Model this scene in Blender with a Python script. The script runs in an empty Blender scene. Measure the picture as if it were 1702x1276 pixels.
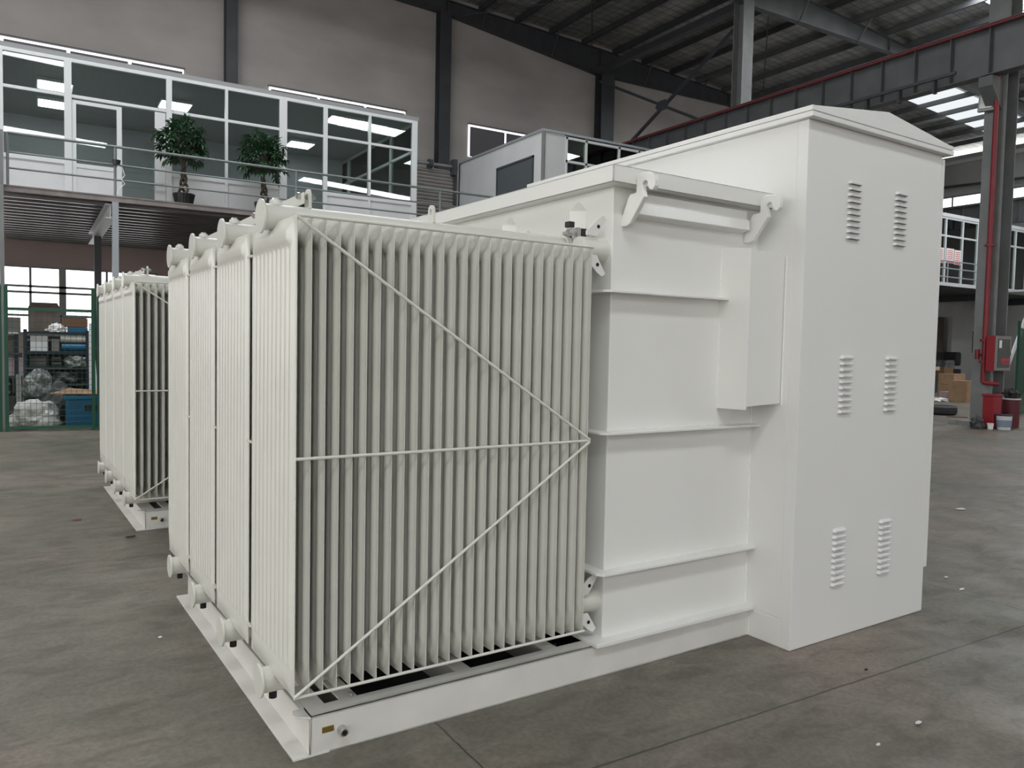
import bpy, bmesh, math, random
from mathutils import Vector, Matrix, noise
random.seed(7)
PI = math.pi
sc = bpy.context.scene
col = sc.collection

# ------------------------------------------------------------------ materials
MATS = {}
def mat(name, rgb, rough=.5, metal=0., var=.0, vscale=3., bump=0., bscale=60., coat=0., spec=.5, stretch=None):
    m = bpy.data.materials.new(name); m.use_nodes = True
    nt = m.node_tree; p = nt.nodes['Principled BSDF']
    p.inputs['Base Color'].default_value = (*rgb, 1)
    p.inputs['Roughness'].default_value = rough
    p.inputs['Metallic'].default_value = metal
    p.inputs['Specular IOR Level'].default_value = spec
    p.inputs['Coat Weight'].default_value = coat
    p.inputs['Coat Roughness'].default_value = .12
    tc = nt.nodes.new('ShaderNodeTexCoord')
    src = tc.outputs['Object']
    if stretch:
        mp = nt.nodes.new('ShaderNodeMapping'); mp.inputs['Scale'].default_value = stretch
        nt.links.new(src, mp.inputs['Vector']); src = mp.outputs['Vector']
    if var > 0:
        n = nt.nodes.new('ShaderNodeTexNoise'); n.inputs['Scale'].default_value = vscale
        n.inputs['Detail'].default_value = 5; nt.links.new(src, n.inputs['Vector'])
        r = nt.nodes.new('ShaderNodeValToRGB')
        r.color_ramp.elements[0].position = .3; r.color_ramp.elements[1].position = .7
        r.color_ramp.elements[0].color = (*[max(0, c*(1-var)) for c in rgb], 1)
        r.color_ramp.elements[1].color = (*[min(1, c*(1+var)) for c in rgb], 1)
        nt.links.new(n.outputs['Fac'], r.inputs['Fac']); nt.links.new(r.outputs['Color'], p.inputs['Base Color'])
    if bump > 0:
        n2 = nt.nodes.new('ShaderNodeTexNoise'); n2.inputs['Scale'].default_value = bscale; n2.inputs['Detail'].default_value = 3
        nt.links.new(src, n2.inputs['Vector'])
        b = nt.nodes.new('ShaderNodeBump'); b.inputs['Strength'].default_value = bump; b.inputs['Distance'].default_value = .01
        nt.links.new(n2.outputs['Fac'], b.inputs['Height']); nt.links.new(b.outputs['Normal'], p.inputs['Normal'])
    MATS[name] = m
    return m
def emis(name, rgb, s):
    m = bpy.data.materials.new(name); m.use_nodes = True
    nt = m.node_tree; nt.nodes.clear()
    e = nt.nodes.new('ShaderNodeEmission'); e.inputs['Color'].default_value = (*rgb, 1); e.inputs['Strength'].default_value = s
    o = nt.nodes.new('ShaderNodeOutputMaterial'); nt.links.new(e.outputs[0], o.inputs['Surface'])
    MATS[name] = m; return m
def glass(name, tint, ior=1.5, boost=1.0):
    m = bpy.data.materials.new(name); m.use_nodes = True
    nt = m.node_tree; nt.nodes.clear()
    t = nt.nodes.new('ShaderNodeBsdfTransparent'); t.inputs['Color'].default_value = (*tint, 1)
    g = nt.nodes.new('ShaderNodeBsdfGlossy'); g.inputs['Roughness'].default_value = .01; g.inputs['Color'].default_value = (.9, .97, .95, 1)
    f = nt.nodes.new('ShaderNodeFresnel'); f.inputs['IOR'].default_value = ior
    mx = nt.nodes.new('ShaderNodeMixShader'); o = nt.nodes.new('ShaderNodeOutputMaterial')
    nt.links.new(f.outputs[0], mx.inputs['Fac']); nt.links.new(t.outputs[0], mx.inputs[1]); nt.links.new(g.outputs[0], mx.inputs[2])
    nt.links.new(mx.outputs[0], o.inputs['Surface'])
    MATS[name] = m; return m

PAINT = mat('white_enamel', (.80, .80, .775), .34, 0, .015, 2.5, .05, 140, .25)
CREAM = mat('radiator_enamel', (.70, .70, .645), .36, 0, .03, 5, .04, 120, .25)
CABP  = mat('cabinet_powder_coat', (.76, .76, .745), .40, 0, .008, 1.5, .12, 420, .1)
BASEP = mat('base_enamel', (.70, .69, .655), .42, 0, .06, 4, .06, 90, .1)
DARKG = mat('louvre_gap_shade', (.10, .10, .10), .8)  # shade inside the louvre slots, painted on the hood undersides
BRASS = mat('brass', (.42, .30, .08), .35, .9)
DKMET = mat('dark_bolt', (.02, .02, .022), .4, .5)
ZINC  = mat('zinc_bolt', (.55, .55, .53), .3, .9)
PLAST = mat('wall_plaster', (.44, .41, .39), .85, 0, .13, .45, .25, 5, stretch=(1, 1, 2.2))
PINK  = mat('wall_pink_plaster', (.42, .33, .31), .85, 0, .08, .8, .1, 6)
PALE  = mat('wall_pale_plaster', (.42, .42, .415), .85, 0, .12, .7, .1, 6)
STEEL = mat('dark_steel_paint', (.055, .058, .066), .5, 0, .15, 3)
STEELG = mat('grey_steel_paint', (.20, .21, .21), .5, 0, .15, 2)
CRANE = mat('crane_beam_paint', (.115, .12, .125), .45, 0, .15, 2)
POSTG = mat('galvanised_post', (.36, .39, .42), .4, .3)
ALU   = mat('white_aluminium', (.66, .68, .69), .4, .1)
PANEL = mat('white_sandwich_panel', (.62, .63, .64), .5, 0, .04, 2)
PANELG = mat('grey_sandwich_panel', (.60, .61, .62), .5, 0, .03, 2)
RAILM = mat('railing_paint', (.20, .225, .225), .4, .2)
SLABG = mat('grey_roof_edge', (.27, .275, .28), .5)
DECKM = mat('deck_brown_steel', (.22, .195, .19), .55, 0, .25, 3)
DECKU = mat('deck_under_sheet', (.24, .23, .225), .35, .6, .15, 2)
RED   = mat('red_pipe_paint', (.22, .017, .026), .4, 0, .1, 4)
REDB  = mat('red_box_paint', (.27, .013, .022), .4)
GREEN = mat('green_fence_paint', (.008, .07, .038), .45)
BLUE  = mat('blue_plastic', (.006, .10, .20), .4, 0, .1, 5)
BLUE2 = mat('dark_blue_steel', (.008, .014, .035), .5)
CARD  = mat('cardboard', (.33, .21, .125), .85, 0, .12, 6)
CARD2 = mat('brown_card', (.115, .09, .08), .85, 0, .15, 6)
PINKC = mat('pinkish_card', (.42, .33, .35), .85, 0, .1, 6)
BLACK = mat('black_rubber', (.018, .018, .02), .6, 0, .3, 8)
BLKP  = mat('black_plastic', (.012, .012, .013), .35)
BAGW  = mat('white_plastic_sheet', (.52, .52, .50), .25, 0, .15, 8, .4, 25)
BAGK  = mat('clear_grey_plastic_sheet', (.17, .18, .175), .2, 0, .5, 9, .6, 18)
CLOTH = mat('dark_tarpaulin', (.06, .062, .065), .6, 0, .3, 8, .4, 20)
BLIND = mat('grey_blind', (.15, .14, .15), .7)
DOORG = mat('grey_door', (.085, .10, .105), .4)
SHUT  = mat('shutter_steel', (.30, .28, .265), .5, .2, .08, 3)
LEAF  = mat('leaf', (.022, .075, .028), .45, 0, .5, 6)
BARK  = mat('bark', (.085, .065, .05), .8, 0, .3, 30)
POT   = mat('black_pot', (.012, .011, .013), .35)
WHITE = mat('white_card', (.8, .8, .78), .6)
REDINK = mat('red_ink', (.65, .04, .07), .6)
CONC  = mat('concrete_pad', (.25, .245, .23), .9, 0, .2, 8)
GREYB = mat('grey_frame_paint', (.24, .25, .24), .4, .2)
DGLASS = mat('dark_door_glass', (.07, .075, .065), .12)
LAMPG = mat('lamp_glass', (.55, .57, .53), .25)
GLASS = glass('office_glass', (.76, .80, .785), 1.6)
SKY1  = emis('skylight_daylight', (.95, .98, 1.0), 15.)
WINE  = emis('window_daylight', (.97, .98, 1.0), 2.2)
STRIPE = emis('window_gap_daylight', (.96, .98, 1.0), 1.5)
LED   = emis('led_panel', (.93, 1.0, .99), 12.)
SKY2  = emis('skylight_far_daylight', (.93, .97, 1.0), .75)

def floor_mat():
    m = bpy.data.materials.new('polished_concrete'); m.use_nodes = True
    nt = m.node_tree; p = nt.nodes['Principled BSDF']; N = nt.nodes.new; L = nt.links.new
    tc = N('ShaderNodeTexCoord')
    def noise_(s, d, dist=0., vec=None):
        n = N('ShaderNodeTexNoise'); n.inputs['Scale'].default_value = s; n.inputs['Detail'].default_value = d
        n.inputs['Distortion'].default_value = dist
        L(vec or tc.outputs['Object'], n.inputs['Vector']); return n.outputs['Fac']
    def ramp(f, stops):
        r = N('ShaderNodeValToRGB'); e = r.color_ramp.elements
        e[0].position, e[0].color = stops[0][0], (*stops[0][1], 1); e[1].position, e[1].color = stops[-1][0], (*stops[-1][1], 1)
        for s in stops[1:-1]:
            q = e.new(s[0]); q.color = (*s[1], 1)
        L(f, r.inputs['Fac']); return r.outputs['Color']
    base = ramp(noise_(.55, 7, .4), [(.30, (.130, .128, .100)), (.5, (.162, .148, .120)), (.68, (.212, .177, .148))])
    mp = N('ShaderNodeMapping'); mp.inputs['Rotation'].default_value = (0, 0, .5); mp.inputs['Scale'].default_value = (1.6, 3.0, 1)
    L(tc.outputs['Object'], mp.inputs['Vector'])
    st = ramp(noise_(1.9, 10, 1.2, mp.outputs['Vector']), [(.33, (.74, .73, .70)), (.50, (1, 1, 1)), (.70, (1.20, 1.19, 1.17))])
    mul = N('ShaderNodeMix'); mul.data_type = 'RGBA'; mul.blend_type = 'MULTIPLY'; mul.inputs[0].default_value = 1
    L(base, mul.inputs[6]); L(st, mul.inputs[7])
    fine = ramp(noise_(38, 8, .6), [(.36, (.80, .80, .80)), (.62, (1.10, 1.10, 1.10))])
    mul2 = N('ShaderNodeMix'); mul2.data_type = 'RGBA'; mul2.blend_type = 'MULTIPLY'; mul2.inputs[0].default_value = .8
    L(mul.outputs[2], mul2.inputs[6]); L(fine, mul2.inputs[7])
    sep = N('ShaderNodeSeparateXYZ'); L(tc.outputs['Object'], sep.inputs[0])
    wob = N('ShaderNodeMath'); wob.operation = 'MULTIPLY_ADD'; L(noise_(9, 4), wob.inputs[0]); wob.inputs[1].default_value = .012; wob.inputs[2].default_value = -.006
    acc = None
    for ax, vals in ((0, (.54, 4.41, 8.4, 12.3)), (1, (-.60, 4.45, 9.7))):
        for v in vals:
            s = N('ShaderNodeMath'); s.operation = 'SUBTRACT'; L(sep.outputs[ax], s.inputs[0]); s.inputs[1].default_value = v
            s2 = N('ShaderNodeMath'); s2.operation = 'ADD'; L(s.outputs[0], s2.inputs[0]); L(wob.outputs[0], s2.inputs[1])
            a = N('ShaderNodeMath'); a.operation = 'ABSOLUTE'; L(s2.outputs[0], a.inputs[0])
            l = N('ShaderNodeMath'); l.operation = 'LESS_THAN'; L(a.outputs[0], l.inputs[0]); l.inputs[1].default_value = .0045 if ax == 0 else .006
            if acc is None: acc = l.outputs[0]
            else:
                q = N('ShaderNodeMath'); q.operation = 'MAXIMUM'; L(acc, q.inputs[0]); L(l.outputs[0], q.inputs[1]); acc = q.outputs[0]
    jm = N('ShaderNodeMix'); jm.data_type = 'RGBA'; jf = N('ShaderNodeMath'); jf.operation = 'MULTIPLY'; L(acc, jf.inputs[0]); jf.inputs[1].default_value = .8
    L(jf.outputs[0], jm.inputs[0]); L(mul2.outputs[2], jm.inputs[6]); jm.inputs[7].default_value = (.03, .032, .027, 1)
    L(jm.outputs[2], p.inputs['Base Color'])
    rr = ramp(noise_(2.2, 6), [(.3, (.34, .34, .34)), (.7, (.6, .6, .6))]); L(rr, p.inputs['Roughness'])
    p.inputs['Specular IOR Level'].default_value = .45
    b = N('ShaderNodeBump'); b.inputs['Strength'].default_value = .08; b.inputs['Distance'].default_value = .01
    L(noise_(14, 5), b.inputs['Height']); L(b.outputs['Normal'], p.inputs['Normal'])
    return m
FLOOR = floor_mat()

def roof_mat():
    m = bpy.data.materials.new('foil_insulation'); m.use_nodes = True
    nt = m.node_tree; p = nt.nodes['Principled BSDF']; N = nt.nodes.new; L = nt.links.new
    tc = N('ShaderNodeTexCoord')
    n = N('ShaderNodeTexNoise'); n.inputs['Scale'].default_value = 2.2; n.inputs['Detail'].default_value = 7
    mp = N('ShaderNodeMapping'); mp.inputs['Scale'].default_value = (.5, 1.6, 1); L(tc.outputs['Object'], mp.inputs['Vector']); L(mp.outputs[0], n.inputs['Vector'])
    r = N('ShaderNodeValToRGB'); r.color_ramp.elements[0].position = .3; r.color_ramp.elements[1].position = .7
    r.color_ramp.elements[0].color = (.22, .22, .215, 1); r.color_ramp.elements[1].color = (.48, .48, .465, 1)
    L(n.outputs['Fac'], r.inputs['Fac'])
    # quilt net: thin wires every 0.33 m
    sep = N('ShaderNodeSeparateXYZ'); L(tc.outputs['Object'], sep.inputs[0])
    acc = None
    for ax in (0, 1):
        d = N('ShaderNodeMath'); d.operation = 'PINGPONG'; L(sep.outputs[ax], d.inputs[0]); d.inputs[1].default_value = .17
        l = N('ShaderNodeMath'); l.operation = 'LESS_THAN'; L(d.outputs[0], l.inputs[0]); l.inputs[1].default_value = .014
        if acc is None: acc = l.outputs[0]
        else:
            q = N('ShaderNodeMath'); q.operation = 'MAXIMUM'; L(acc, q.inputs[0]); L(l.outputs[0], q.inputs[1]); acc = q.outputs[0]
    jm = N('ShaderNodeMix'); jm.data_type = 'RGBA'; L(acc, jm.inputs[0]); L(r.outputs['Color'], jm.inputs[6]); jm.inputs[7].default_value = (.13, .13, .13, 1)
    L(jm.outputs[2], p.inputs['Base Color'])
    p.inputs['Roughness'].default_value = .35; p.inputs['Metallic'].default_value = .35
    b = N('ShaderNodeBump'); b.inputs['Strength'].default_value = .6; b.inputs['Distance'].default_value = .06
    L(n.outputs['Fac'], b.inputs['Height']); L(b.outputs['Normal'], p.inputs['Normal'])
    return m
ROOF = roof_mat()

# ------------------------------------------------------------------ builders
def tag(o, label=None, cat=None, group=None, kind=None):
    if label: o['label'] = label
    if cat: o['category'] = cat
    if group: o['group'] = group
    if kind: o['kind'] = kind
    return o
def thing(name, label, cat, loc=(0, 0, 0), rz=0., group=None):
    o = bpy.data.objects.new(name, None); col.objects.link(o); o.empty_display_size = .1
    o.location = loc; o.rotation_euler = (0, 0, rz); o['_world'] = 1
    return tag(o, label, cat, group)
class MB:
    def __init__(s): s.bm = bmesh.new()
    def box(s, x0, y0, z0, x1, y1, z1):
        x0, x1 = min(x0, x1), max(x0, x1); y0, y1 = min(y0, y1), max(y0, y1); z0, z1 = min(z0, z1), max(z0, z1)
        v = [s.bm.verts.new(p) for p in ((x0,y0,z0),(x1,y0,z0),(x1,y1,z0),(x0,y1,z0),(x0,y0,z1),(x1,y0,z1),(x1,y1,z1),(x0,y1,z1))]
        for f in ((0,3,2,1),(4,5,6,7),(0,1,5,4),(1,2,6,5),(2,3,7,6),(3,0,4,7)): s.bm.faces.new([v[i] for i in f])
        return s
    def prism(s, pts, vec):
        vec = Vector(vec); a = [s.bm.verts.new(p) for p in pts]; b = [s.bm.verts.new(Vector(p)+vec) for p in pts]
        n = len(pts); s.bm.faces.new(a); s.bm.faces.new(b[::-1])
        for i in range(n): s.bm.faces.new([a[i], b[i], b[(i+1) % n], a[(i+1) % n]])
        return s
    def cyl(s, p, q, r, n=20, r2=None, prof=None):
        p = Vector(p); q = Vector(q); d = q-p; L = d.length; d.normalize()
        u = d.orthogonal().normalized(); w = d.cross(u)
        prof = prof or [(0, r), (1, r if r2 is None else r2)]
        rings = []
        for t, rr in prof:
            c = p+d*L*t
            rings.append([s.bm.verts.new(c+(u*math.cos(2*PI*i/n)+w*math.sin(2*PI*i/n))*rr) for i in range(n)])
        for a, b in zip(rings, rings[1:]):
            for i in range(n): s.bm.faces.new([a[i], a[(i+1) % n], b[(i+1) % n], b[i]])
        s.bm.faces.new(rings[0][::-1]); s.bm.faces.new(rings[-1])
        return s
    def bar(s, p, q, w, h, up=(0, 0, 1)):
        p = Vector(p); q = Vector(q); d = (q-p).normalized(); up = Vector(up)
        sd = d.cross(up).normalized()*w/2; u = sd.cross(d).normalized()*h/2
        s.prism([p-sd-u, p+sd-u, p+sd+u, p-sd+u], q-p); return s
    def tube(s, pts, r, n=8):
        for a, b in zip(pts, pts[1:]): s.cyl(a, b, r, n)
        return s
    def obj(s, name, m, parent=None, bevel=0., smooth=False, loc=None, local=False):
        bm = s.bm
        bmesh.ops.recalc_face_normals(bm, faces=bm.faces)
        if parent is None:
            if loc is None:
                xs = [v.co for v in bm.verts]
                loc = Vector(((min(v.x for v in xs)+max(v.x for v in xs))/2, (min(v.y for v in xs)+max(v.y for v in xs))/2, min(v.z for v in xs)))
            off = Vector(loc)
        else:
            top = parent
            while top.parent: top = top.parent
            off = Vector((0, 0, 0)) if local else Vector(top.location)
        for v in bm.verts: v.co -= off
        me = bpy.data.meshes.new(name); bm.to_mesh(me); bm.free(); me.materials.append(m)
        if smooth:
            for p in me.polygons: p.use_smooth = True
            me.set_sharp_from_angle(angle=math.radians(38))
        o = bpy.data.objects.new(name, me); col.objects.link(o)
        if parent is None: o.location = off
        else: o.parent = parent
        if bevel:
            bv = o.modifiers.new('Bevel', 'BEVEL'); bv.width = bevel; bv.segments = 2; bv.limit_method = 'ANGLE'
        return o
def kids(o): return [c for c in bpy.data.objects if c.parent == o]
def copy_tree(o, parent=None):
    c = o.copy(); col.objects.link(c); c.parent = parent
    for k in kids(o): copy_tree(k, c)
    return c
def struct(o): return tag(o, kind='structure')
def B(*a): return MB().box(*a)

# ================================================================== TRANSFORMER (local frame, origin at front corner of the base)
R2 = math.radians(2)
T = thing('transformer', 'large white transformer with finned radiators and louvred cabinet, filling the foreground', 'transformer', (0, 0, 0), R2)
def part(mb, name, m, parent, bevel=0., smooth=False): return mb.obj(name, m, parent, bevel, smooth, local=True)

# --- base frame
b = MB()
b.box(-.004, .0, 0, 2.521, .012, .158)                       # front web
b.box(-.07, .0, 0, 2.521, .09, .010)
b.prism([(-.002, 0, .150), (2.521, 0, .150), (2.521, .09, .150), (-.045, .09, .150), (-.058, .05, .150), (-.05, .032, .150), (-.03, .02, .150)], (0, 0, .008))
part(b, 'front_channel', BASEP, T, .002)
b = MB(); b.box(-.002, 2.25, 0, 2.521, 2.262, .158); b.box(-.07, 2.17, 0, 2.521, 2.262, .010)
part(b, 'rear_channel', BASEP, T, .002)
b = MB(); b.box(-.004, .0, 0, .006, 2.25, .158); b.box(-.07, -.001, 0, .075, 2.25, .0105); b.box(-.018, .085, .1495, .085, 2.25, .1575)
part(b, 'end_beam', BASEP, T, .002)
for x in (.15, .69, 1.17):
    b = B(x, .085, .148, x+.075, 2.2, .156); b.box(x+.033, .012, .01, x+.043, 2.25, .15)
    part(b, 'cross_beam', BASEP, T, .0015)
b = B(0.01, .02, .004, 2.4, 2.2, .010); part(b, 'gap_shade_sheet', BLACK, T)  # black sheet standing in for the shade between the frame beams
b = MB(); b.prism([(.043, -.003, .083), (.092, -.003, .083), (.092, -.003, .107), (.043, -.003, .107)], (0, .004, 0))
pl = part(b, 'earthing_plate', BRASS, T, .003); pl['label'] = 'small brass earthing plate'
b = MB(); b.cyl((.122, .0, .080), (.122, -.035, .080), .017, 20, prof=[(0, .019), (.3, .016), (1, .016)])
bs = part(b, 'earthing_boss', ZINC, T, .001, True)
part(MB().cyl((.122, -.0352, .080), (.122, -.037, .080), .010, 16), 'boss_hole', DKMET, bs)
part(MB().cyl((.20, .10, .156), (.20, .10, .172), .011, 6), 'bolt', ZINC, T)
part(MB().cyl((1.25, .115, .156), (1.25, .115, .161), .008, 12), 'bolt', DKMET, T)

# --- radiator
FW, NF = .575, 26
FX0, FXP = -.0815, .0549
ZR0, ZR1 = .267, 2.059
def sm(a, b_, x):
    t = min(1, max(0, (x-a)/(b_-a))); return t*t*(3-2*t)
def fin_mesh():
    bm = bmesh.new(); K = 10
    ys = [0, .006, .012]
    y0, y1 = .016, FW-.016
    n = K*6
    for i in range(n+1): ys.append(y0+(y1-y0)*i/n)
    ys += [FW-.012, FW-.006, FW]
    dz = [0, .012, .022, .035, .05, .065, .08, .095, .105, .115, .125, .14, .2, .5]
    zs = [ZR0+d for d in dz]+[ZR1-d for d in dz[::-1]]
    def h(y, z):
        d = min(z-ZR0, ZR1-z); top = (ZR1-z) < (z-ZR0)
        e = min(y, FW-y)
        st = .010+.032*(1-min(1, d/.10))
        ramp = sm(st, st+.022, e)*sm(.006, .03, d)
        dome = (.019 if top else .013)*sm(.015, .05, d)*(1-sm(.085, .118, d))*sm(.022, .075, e)
        f = abs(math.sin(PI*K*(y-y0)/(y1-y0)))
        fl = .0112*(.12+.88*min(1, f**.8*1.15))
        k = sm(.10, .125, d)
        body = ramp*(.009*(1-k)+fl*k)
        return .0012+max(body, dome)
    sides = []
    for s in (-1, 1):
        sides.append([[bm.verts.new((s*h(y, z), y, z)) for y in ys] for z in zs])
    for si, g in enumerate(sides):
        for a in range(len(zs)-1):
            for c in range(len(ys)-1):
                q = [g[a][c], g[a][c+1], g[a+1][c+1], g[a+1][c]]
                bm.faces.new(q if si else q[::-1])
    A, Bs = sides
    def strip(la, lb):
        for i in range(len(la)-1): bm.faces.new([la[i], la[i+1], lb[i+1], lb[i]])
    strip(A[0], Bs[0]); strip(Bs[-1], A[-1]); strip([r[0] for r in Bs], [r[0] for r in A]); strip([r[-1] for r in A], [r[-1] for r in Bs])
    bmesh.ops.recalc_face_normals(bm, faces=bm.faces)
    me = bpy.data.meshes.new('fin'); bm.to_mesh(me); bm.free(); me.materials.append(CREAM)
    for p in me.polygons: p.use_smooth = True
    me.set_sharp_from_angle(angle=math.radians(50))
    return me
FIN = fin_mesh()
HY = .2875
def make_radiator(parent):
    r = None
    for z in (2.083, .2395):
        b = MB()
        b.cyl((-.128, HY, z), (1.345, HY, z), .05, 28, prof=[(0, .058), (.004, .052), (.02, .052), (1, .052)])
        b.cyl((1.33, HY, z), (1.355, HY, z), .066, 8)
        b.cyl((1.345, HY, z), (1.475, HY, z), .056, 24)
        zc = z-.012 if z > 1 else z+.11
        b.cyl((1.325, HY-.135, zc), (1.475, HY-.135, zc), .056, 24, prof=[(0, .050), (.06, .056), (.62, .056), (1, .064)])
        if r is None: r = part(b, 'radiator', CREAM, parent, 0, True)
        else: part(b, 'lower_header_pipe', CREAM, r, 0, True)
    for i in range(NF):
        f = bpy.data.objects.new('fin', FIN); col.objects.link(f); f.parent = r; f.location = (FX0+FXP*i, 0, 0)
    for z in (2.083, .2395):
        part(MB().cyl((-.136, HY, z), (-.127, HY, z), .067, 40), 'end_cap', CREAM, r, .0012, True)
    part(MB().cyl((-.075, HY, 2.13), (-.075, HY, 2.150), .022, 16, prof=[(0, .026), (.5, .024), (1, .020)]), 'vent_neck', CREAM, r, 0, True)
    part(MB().cyl((-.075, HY, 2.150), (-.075, HY, 2.158), .013, 6), 'vent_plug', ZINC, r)
    part(MB().cyl((-.075, HY, .192), (-.075, HY, .160), .016, 16), 'drain_plug', DKMET, r, 0, True)
    # lifting lug on the upper header
    def lug(x):
        m = MB(); pts = []
        for k in range(9):
            a = PI*k/8; pts.append((x, HY+.024*math.cos(a), 2.185+.024*math.sin(a)))
        pts += [(x, HY-.028, 2.13), (x, HY+.028, 2.13)]
        # ring around the hole
        hole = [(x, HY+.011*math.cos(2*PI*k/11), 2.183+.015*math.sin(2*PI*k/11)) for k in range(11)]
        n = 11
        A = [m.bm.verts.new(p) for p in pts]; Bv = [m.bm.verts.new((p[0]+.012, p[1], p[2])) for p in pts]
        Hh = [m.bm.verts.new((x, HY+.011*math.cos(t), 2.178+.015*math.sin(t))) for t in [PI*k/8 for k in range(9)]+[PI+PI*.3, 2*PI-PI*.3]]
        Hb = [m.bm.verts.new((v.co.x+.012, v.co.y, v.co.z)) for v in Hh]
        for i in range(n):
            j = (i+1) % n
            m.bm.faces.new([A[i], A[j], Hh[j], Hh[i]]); m.bm.faces.new([Bv[i], Hb[i], Hb[j], Bv[j]])
            m.bm.faces.new([A[i], Bv[i], Bv[j], A[j]]); m.bm.faces.new([Hh[i], Hh[j], Hb[j], Hb[i]])
        return m
    part(lug(.05), 'lifting_lug', CREAM, r, .001)
    part(lug(.607), 'lifting_lug', CREAM, r, .001)
    # connection flange, gussets, clips
    for z, s in ((2.083, 1), (2.083, -1), (.35, 1), (.35, -1)):
        zz = z+s*.045
        b = MB(); b.prism([(1.335, HY-.19, zz), (1.40, HY-.19, zz), (1.455, HY-.19, zz+s*.085), (1.435, HY-.19, zz+s*.10), (1.40, HY-.19, zz+s*.08), (1.335, HY-.19, zz+s*.02)], (0, .008, 0))
        part(b, 'gusset_plate', PAINT, r, .001); part(MB().cyl((1.405, HY-.1905, zz+s*.045), (1.405, HY-.192, zz+s*.045), .009, 12), 'bolt_hole', DKMET, r)
    return r
rad = make_radiator(T); rad.location = (0, -.045, 0)
YR = -.045
rads = [rad]
proto_kids = kids(rad)
for k in (1, 2, 3):
    c = copy_tree(rad, T); c.location = (0, YR+.626*k, 0); rads.append(c)
# brace rods of the front radiator (children of the radiator; local y offset)
def rod(p, q, r=.0065): return part(MB().cyl(p, q, r, 10), 'brace_rod', CREAM, rad, 0, True)
ry = -.004
xa, xb = FX0-.004, FX0+FXP*25+.004
rod((xa, ry, 2.056), (xb, ry, 2.056)); rod((xa, ry, .270), (xb, ry, .270), .0065); rod((xa, ry-.006, 1.167), (xb, ry-.006, 1.167))
rod((xa, ry-.008, 2.05), (xb, ry-.008, 1.172)); rod((xa, ry-.008, .276), (xb, ry-.008, 1.162))
# small gasket blocks seen through the gusset, valve with black handle
for z, dz in ((2.083, .07), (.2395, .06)):
    b = B(1.355, .22, z+dz*.6, 1.40, .30, z+dz*1.2); part(b, 'flange_bolt', DKMET, rad)
b = B(1.352, .19, 2.095, 1.375, .235, 2.175); b.box(1.405, .19, 2.10, 1.425, .235, 2.175)
v = part(b, 'valve_body', ZINC, rad, .002)
part(B(1.376, .185, 2.105, 1.404, .232, 2.172), 'valve_seal', BLKP, v, .002)
part(B(1.30, .19, 2.172, 1.335, .225, 2.20), 'valve_cap', BLKP, v, .003)
part(MB().cyl((1.31, .24, 2.15), (1.31, .175, 2.15), .013, 6).cyl((1.31, .20, 2.15), (1.31, .19, 2.15), .021, 16), 'valve_bolt', ZINC, v)
# welded clips between neighbouring radiators
for k in range(3):
    yc_ = YR+FW+.626*k
    for z in (.36, 1.16, 1.95): part(B(FX0-.010, yc_-.006, z, FX0+.002, yc_+.057, z+.010), 'welded_clip', CREAM, T, .001)
# tie bar over the headers
b = MB(); b.bar((.025, .20, 2.165), (.025, 2.20, 2.165), .006, .045); part(b, 'tie_bar', CREAM, T, .001)
for k in range(4):
    y = YR+HY+.626*k
    part(MB().cyl((.005, y, 2.178), (.085, y, 2.178), .009, 6).cyl((.010, y, 2.178), (.020, y, 2.178), .014, 12).cyl((.066, y, 2.178), (.076, y, 2.178), .014, 6), 'lug_bolt', ZINC, T)

# --- tank
TX, TY, TB = 1.475, .03, 2.16
b = MB().box(TX, TY, .170, 2.521, TB, 2.37)
tank = part(b, 'tank', PAINT, T, .006)
def rib(z, xe, t=.012, yo=-.036):
    m = MB(); m.prism([(1.40, 2.20, z-t/2), (1.40, .0, z-t/2), (1.424, yo, z-t/2), (xe, yo, z-t/2), (xe, TY+.002, z-t/2), (TX-.002, TY+.002, z-t/2), (TX-.002, 2.20, z-t/2)], (0, 0, t))
    return part(m, 'reinforcing_rib', PAINT, T, .002)
rib(1.866, 2.242); rib(1.188, 2.519); rib(.508, 2.519, .014)
part(B(1.39, -.036, .158, 2.519, 2.2, .178), 'tank_foot_plate', PAINT, T, .003)
# weld beads
random.seed(3)
def bead(p, q, r=.006, step=.012):
    m = MB(); p = Vector(p); q = Vector(q); n = max(2, int((q-p).length/step))
    for i in range(n):
        a = p.lerp(q, i/n); c = p.lerp(q, (i+1.1)/n); rr = r*random.uniform(.7, 1.25)
        m.cyl(a, c, rr, 6, r2=rr*.7)
    return m
wb = bead((2.519, TY-.002, .18), (2.519, TY-.002, 2.3)); part(wb, 'weld_bead', PAINT, T, 0, True)
for z in (1.874, 1.196, .516): part(bead((1.49, TY, z), (2.5 if z < 1.8 else 2.23, TY, z), .005), 'weld_bead', PAINT, T, 0, True)
part(bead((2.519, -.168, 1.31), (2.519, -.168, 2.10), .007), 'weld_bead', PAINT, T, 0, True)
part(bead((2.236, TY-.002, 1.30), (2.236, TY-.002, 2.13), .006), 'weld_bead', PAINT, T, 0, True)
part(bead((2.519, .0, .005), (2.519, 0, .155), .005), 'weld_bead', BASEP, T, 0, True)
# lid
b = B(1.391, -.063, 2.368, 2.521, 2.22, 2.372); b.box(1.391, -.063, 2.368, 1.399, 2.22, 2.447); b.box(1.391, -.063, 2.368, 2.521, -.055, 2.447)
b.box(1.391, -.063, 2.440, 2.521, 2.22, 2.447); b.box(1.391, 2.21, 2.368, 2.521, 2.22, 2.447)
part(b, 'tank_lid', PAINT, T, .002)
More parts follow.
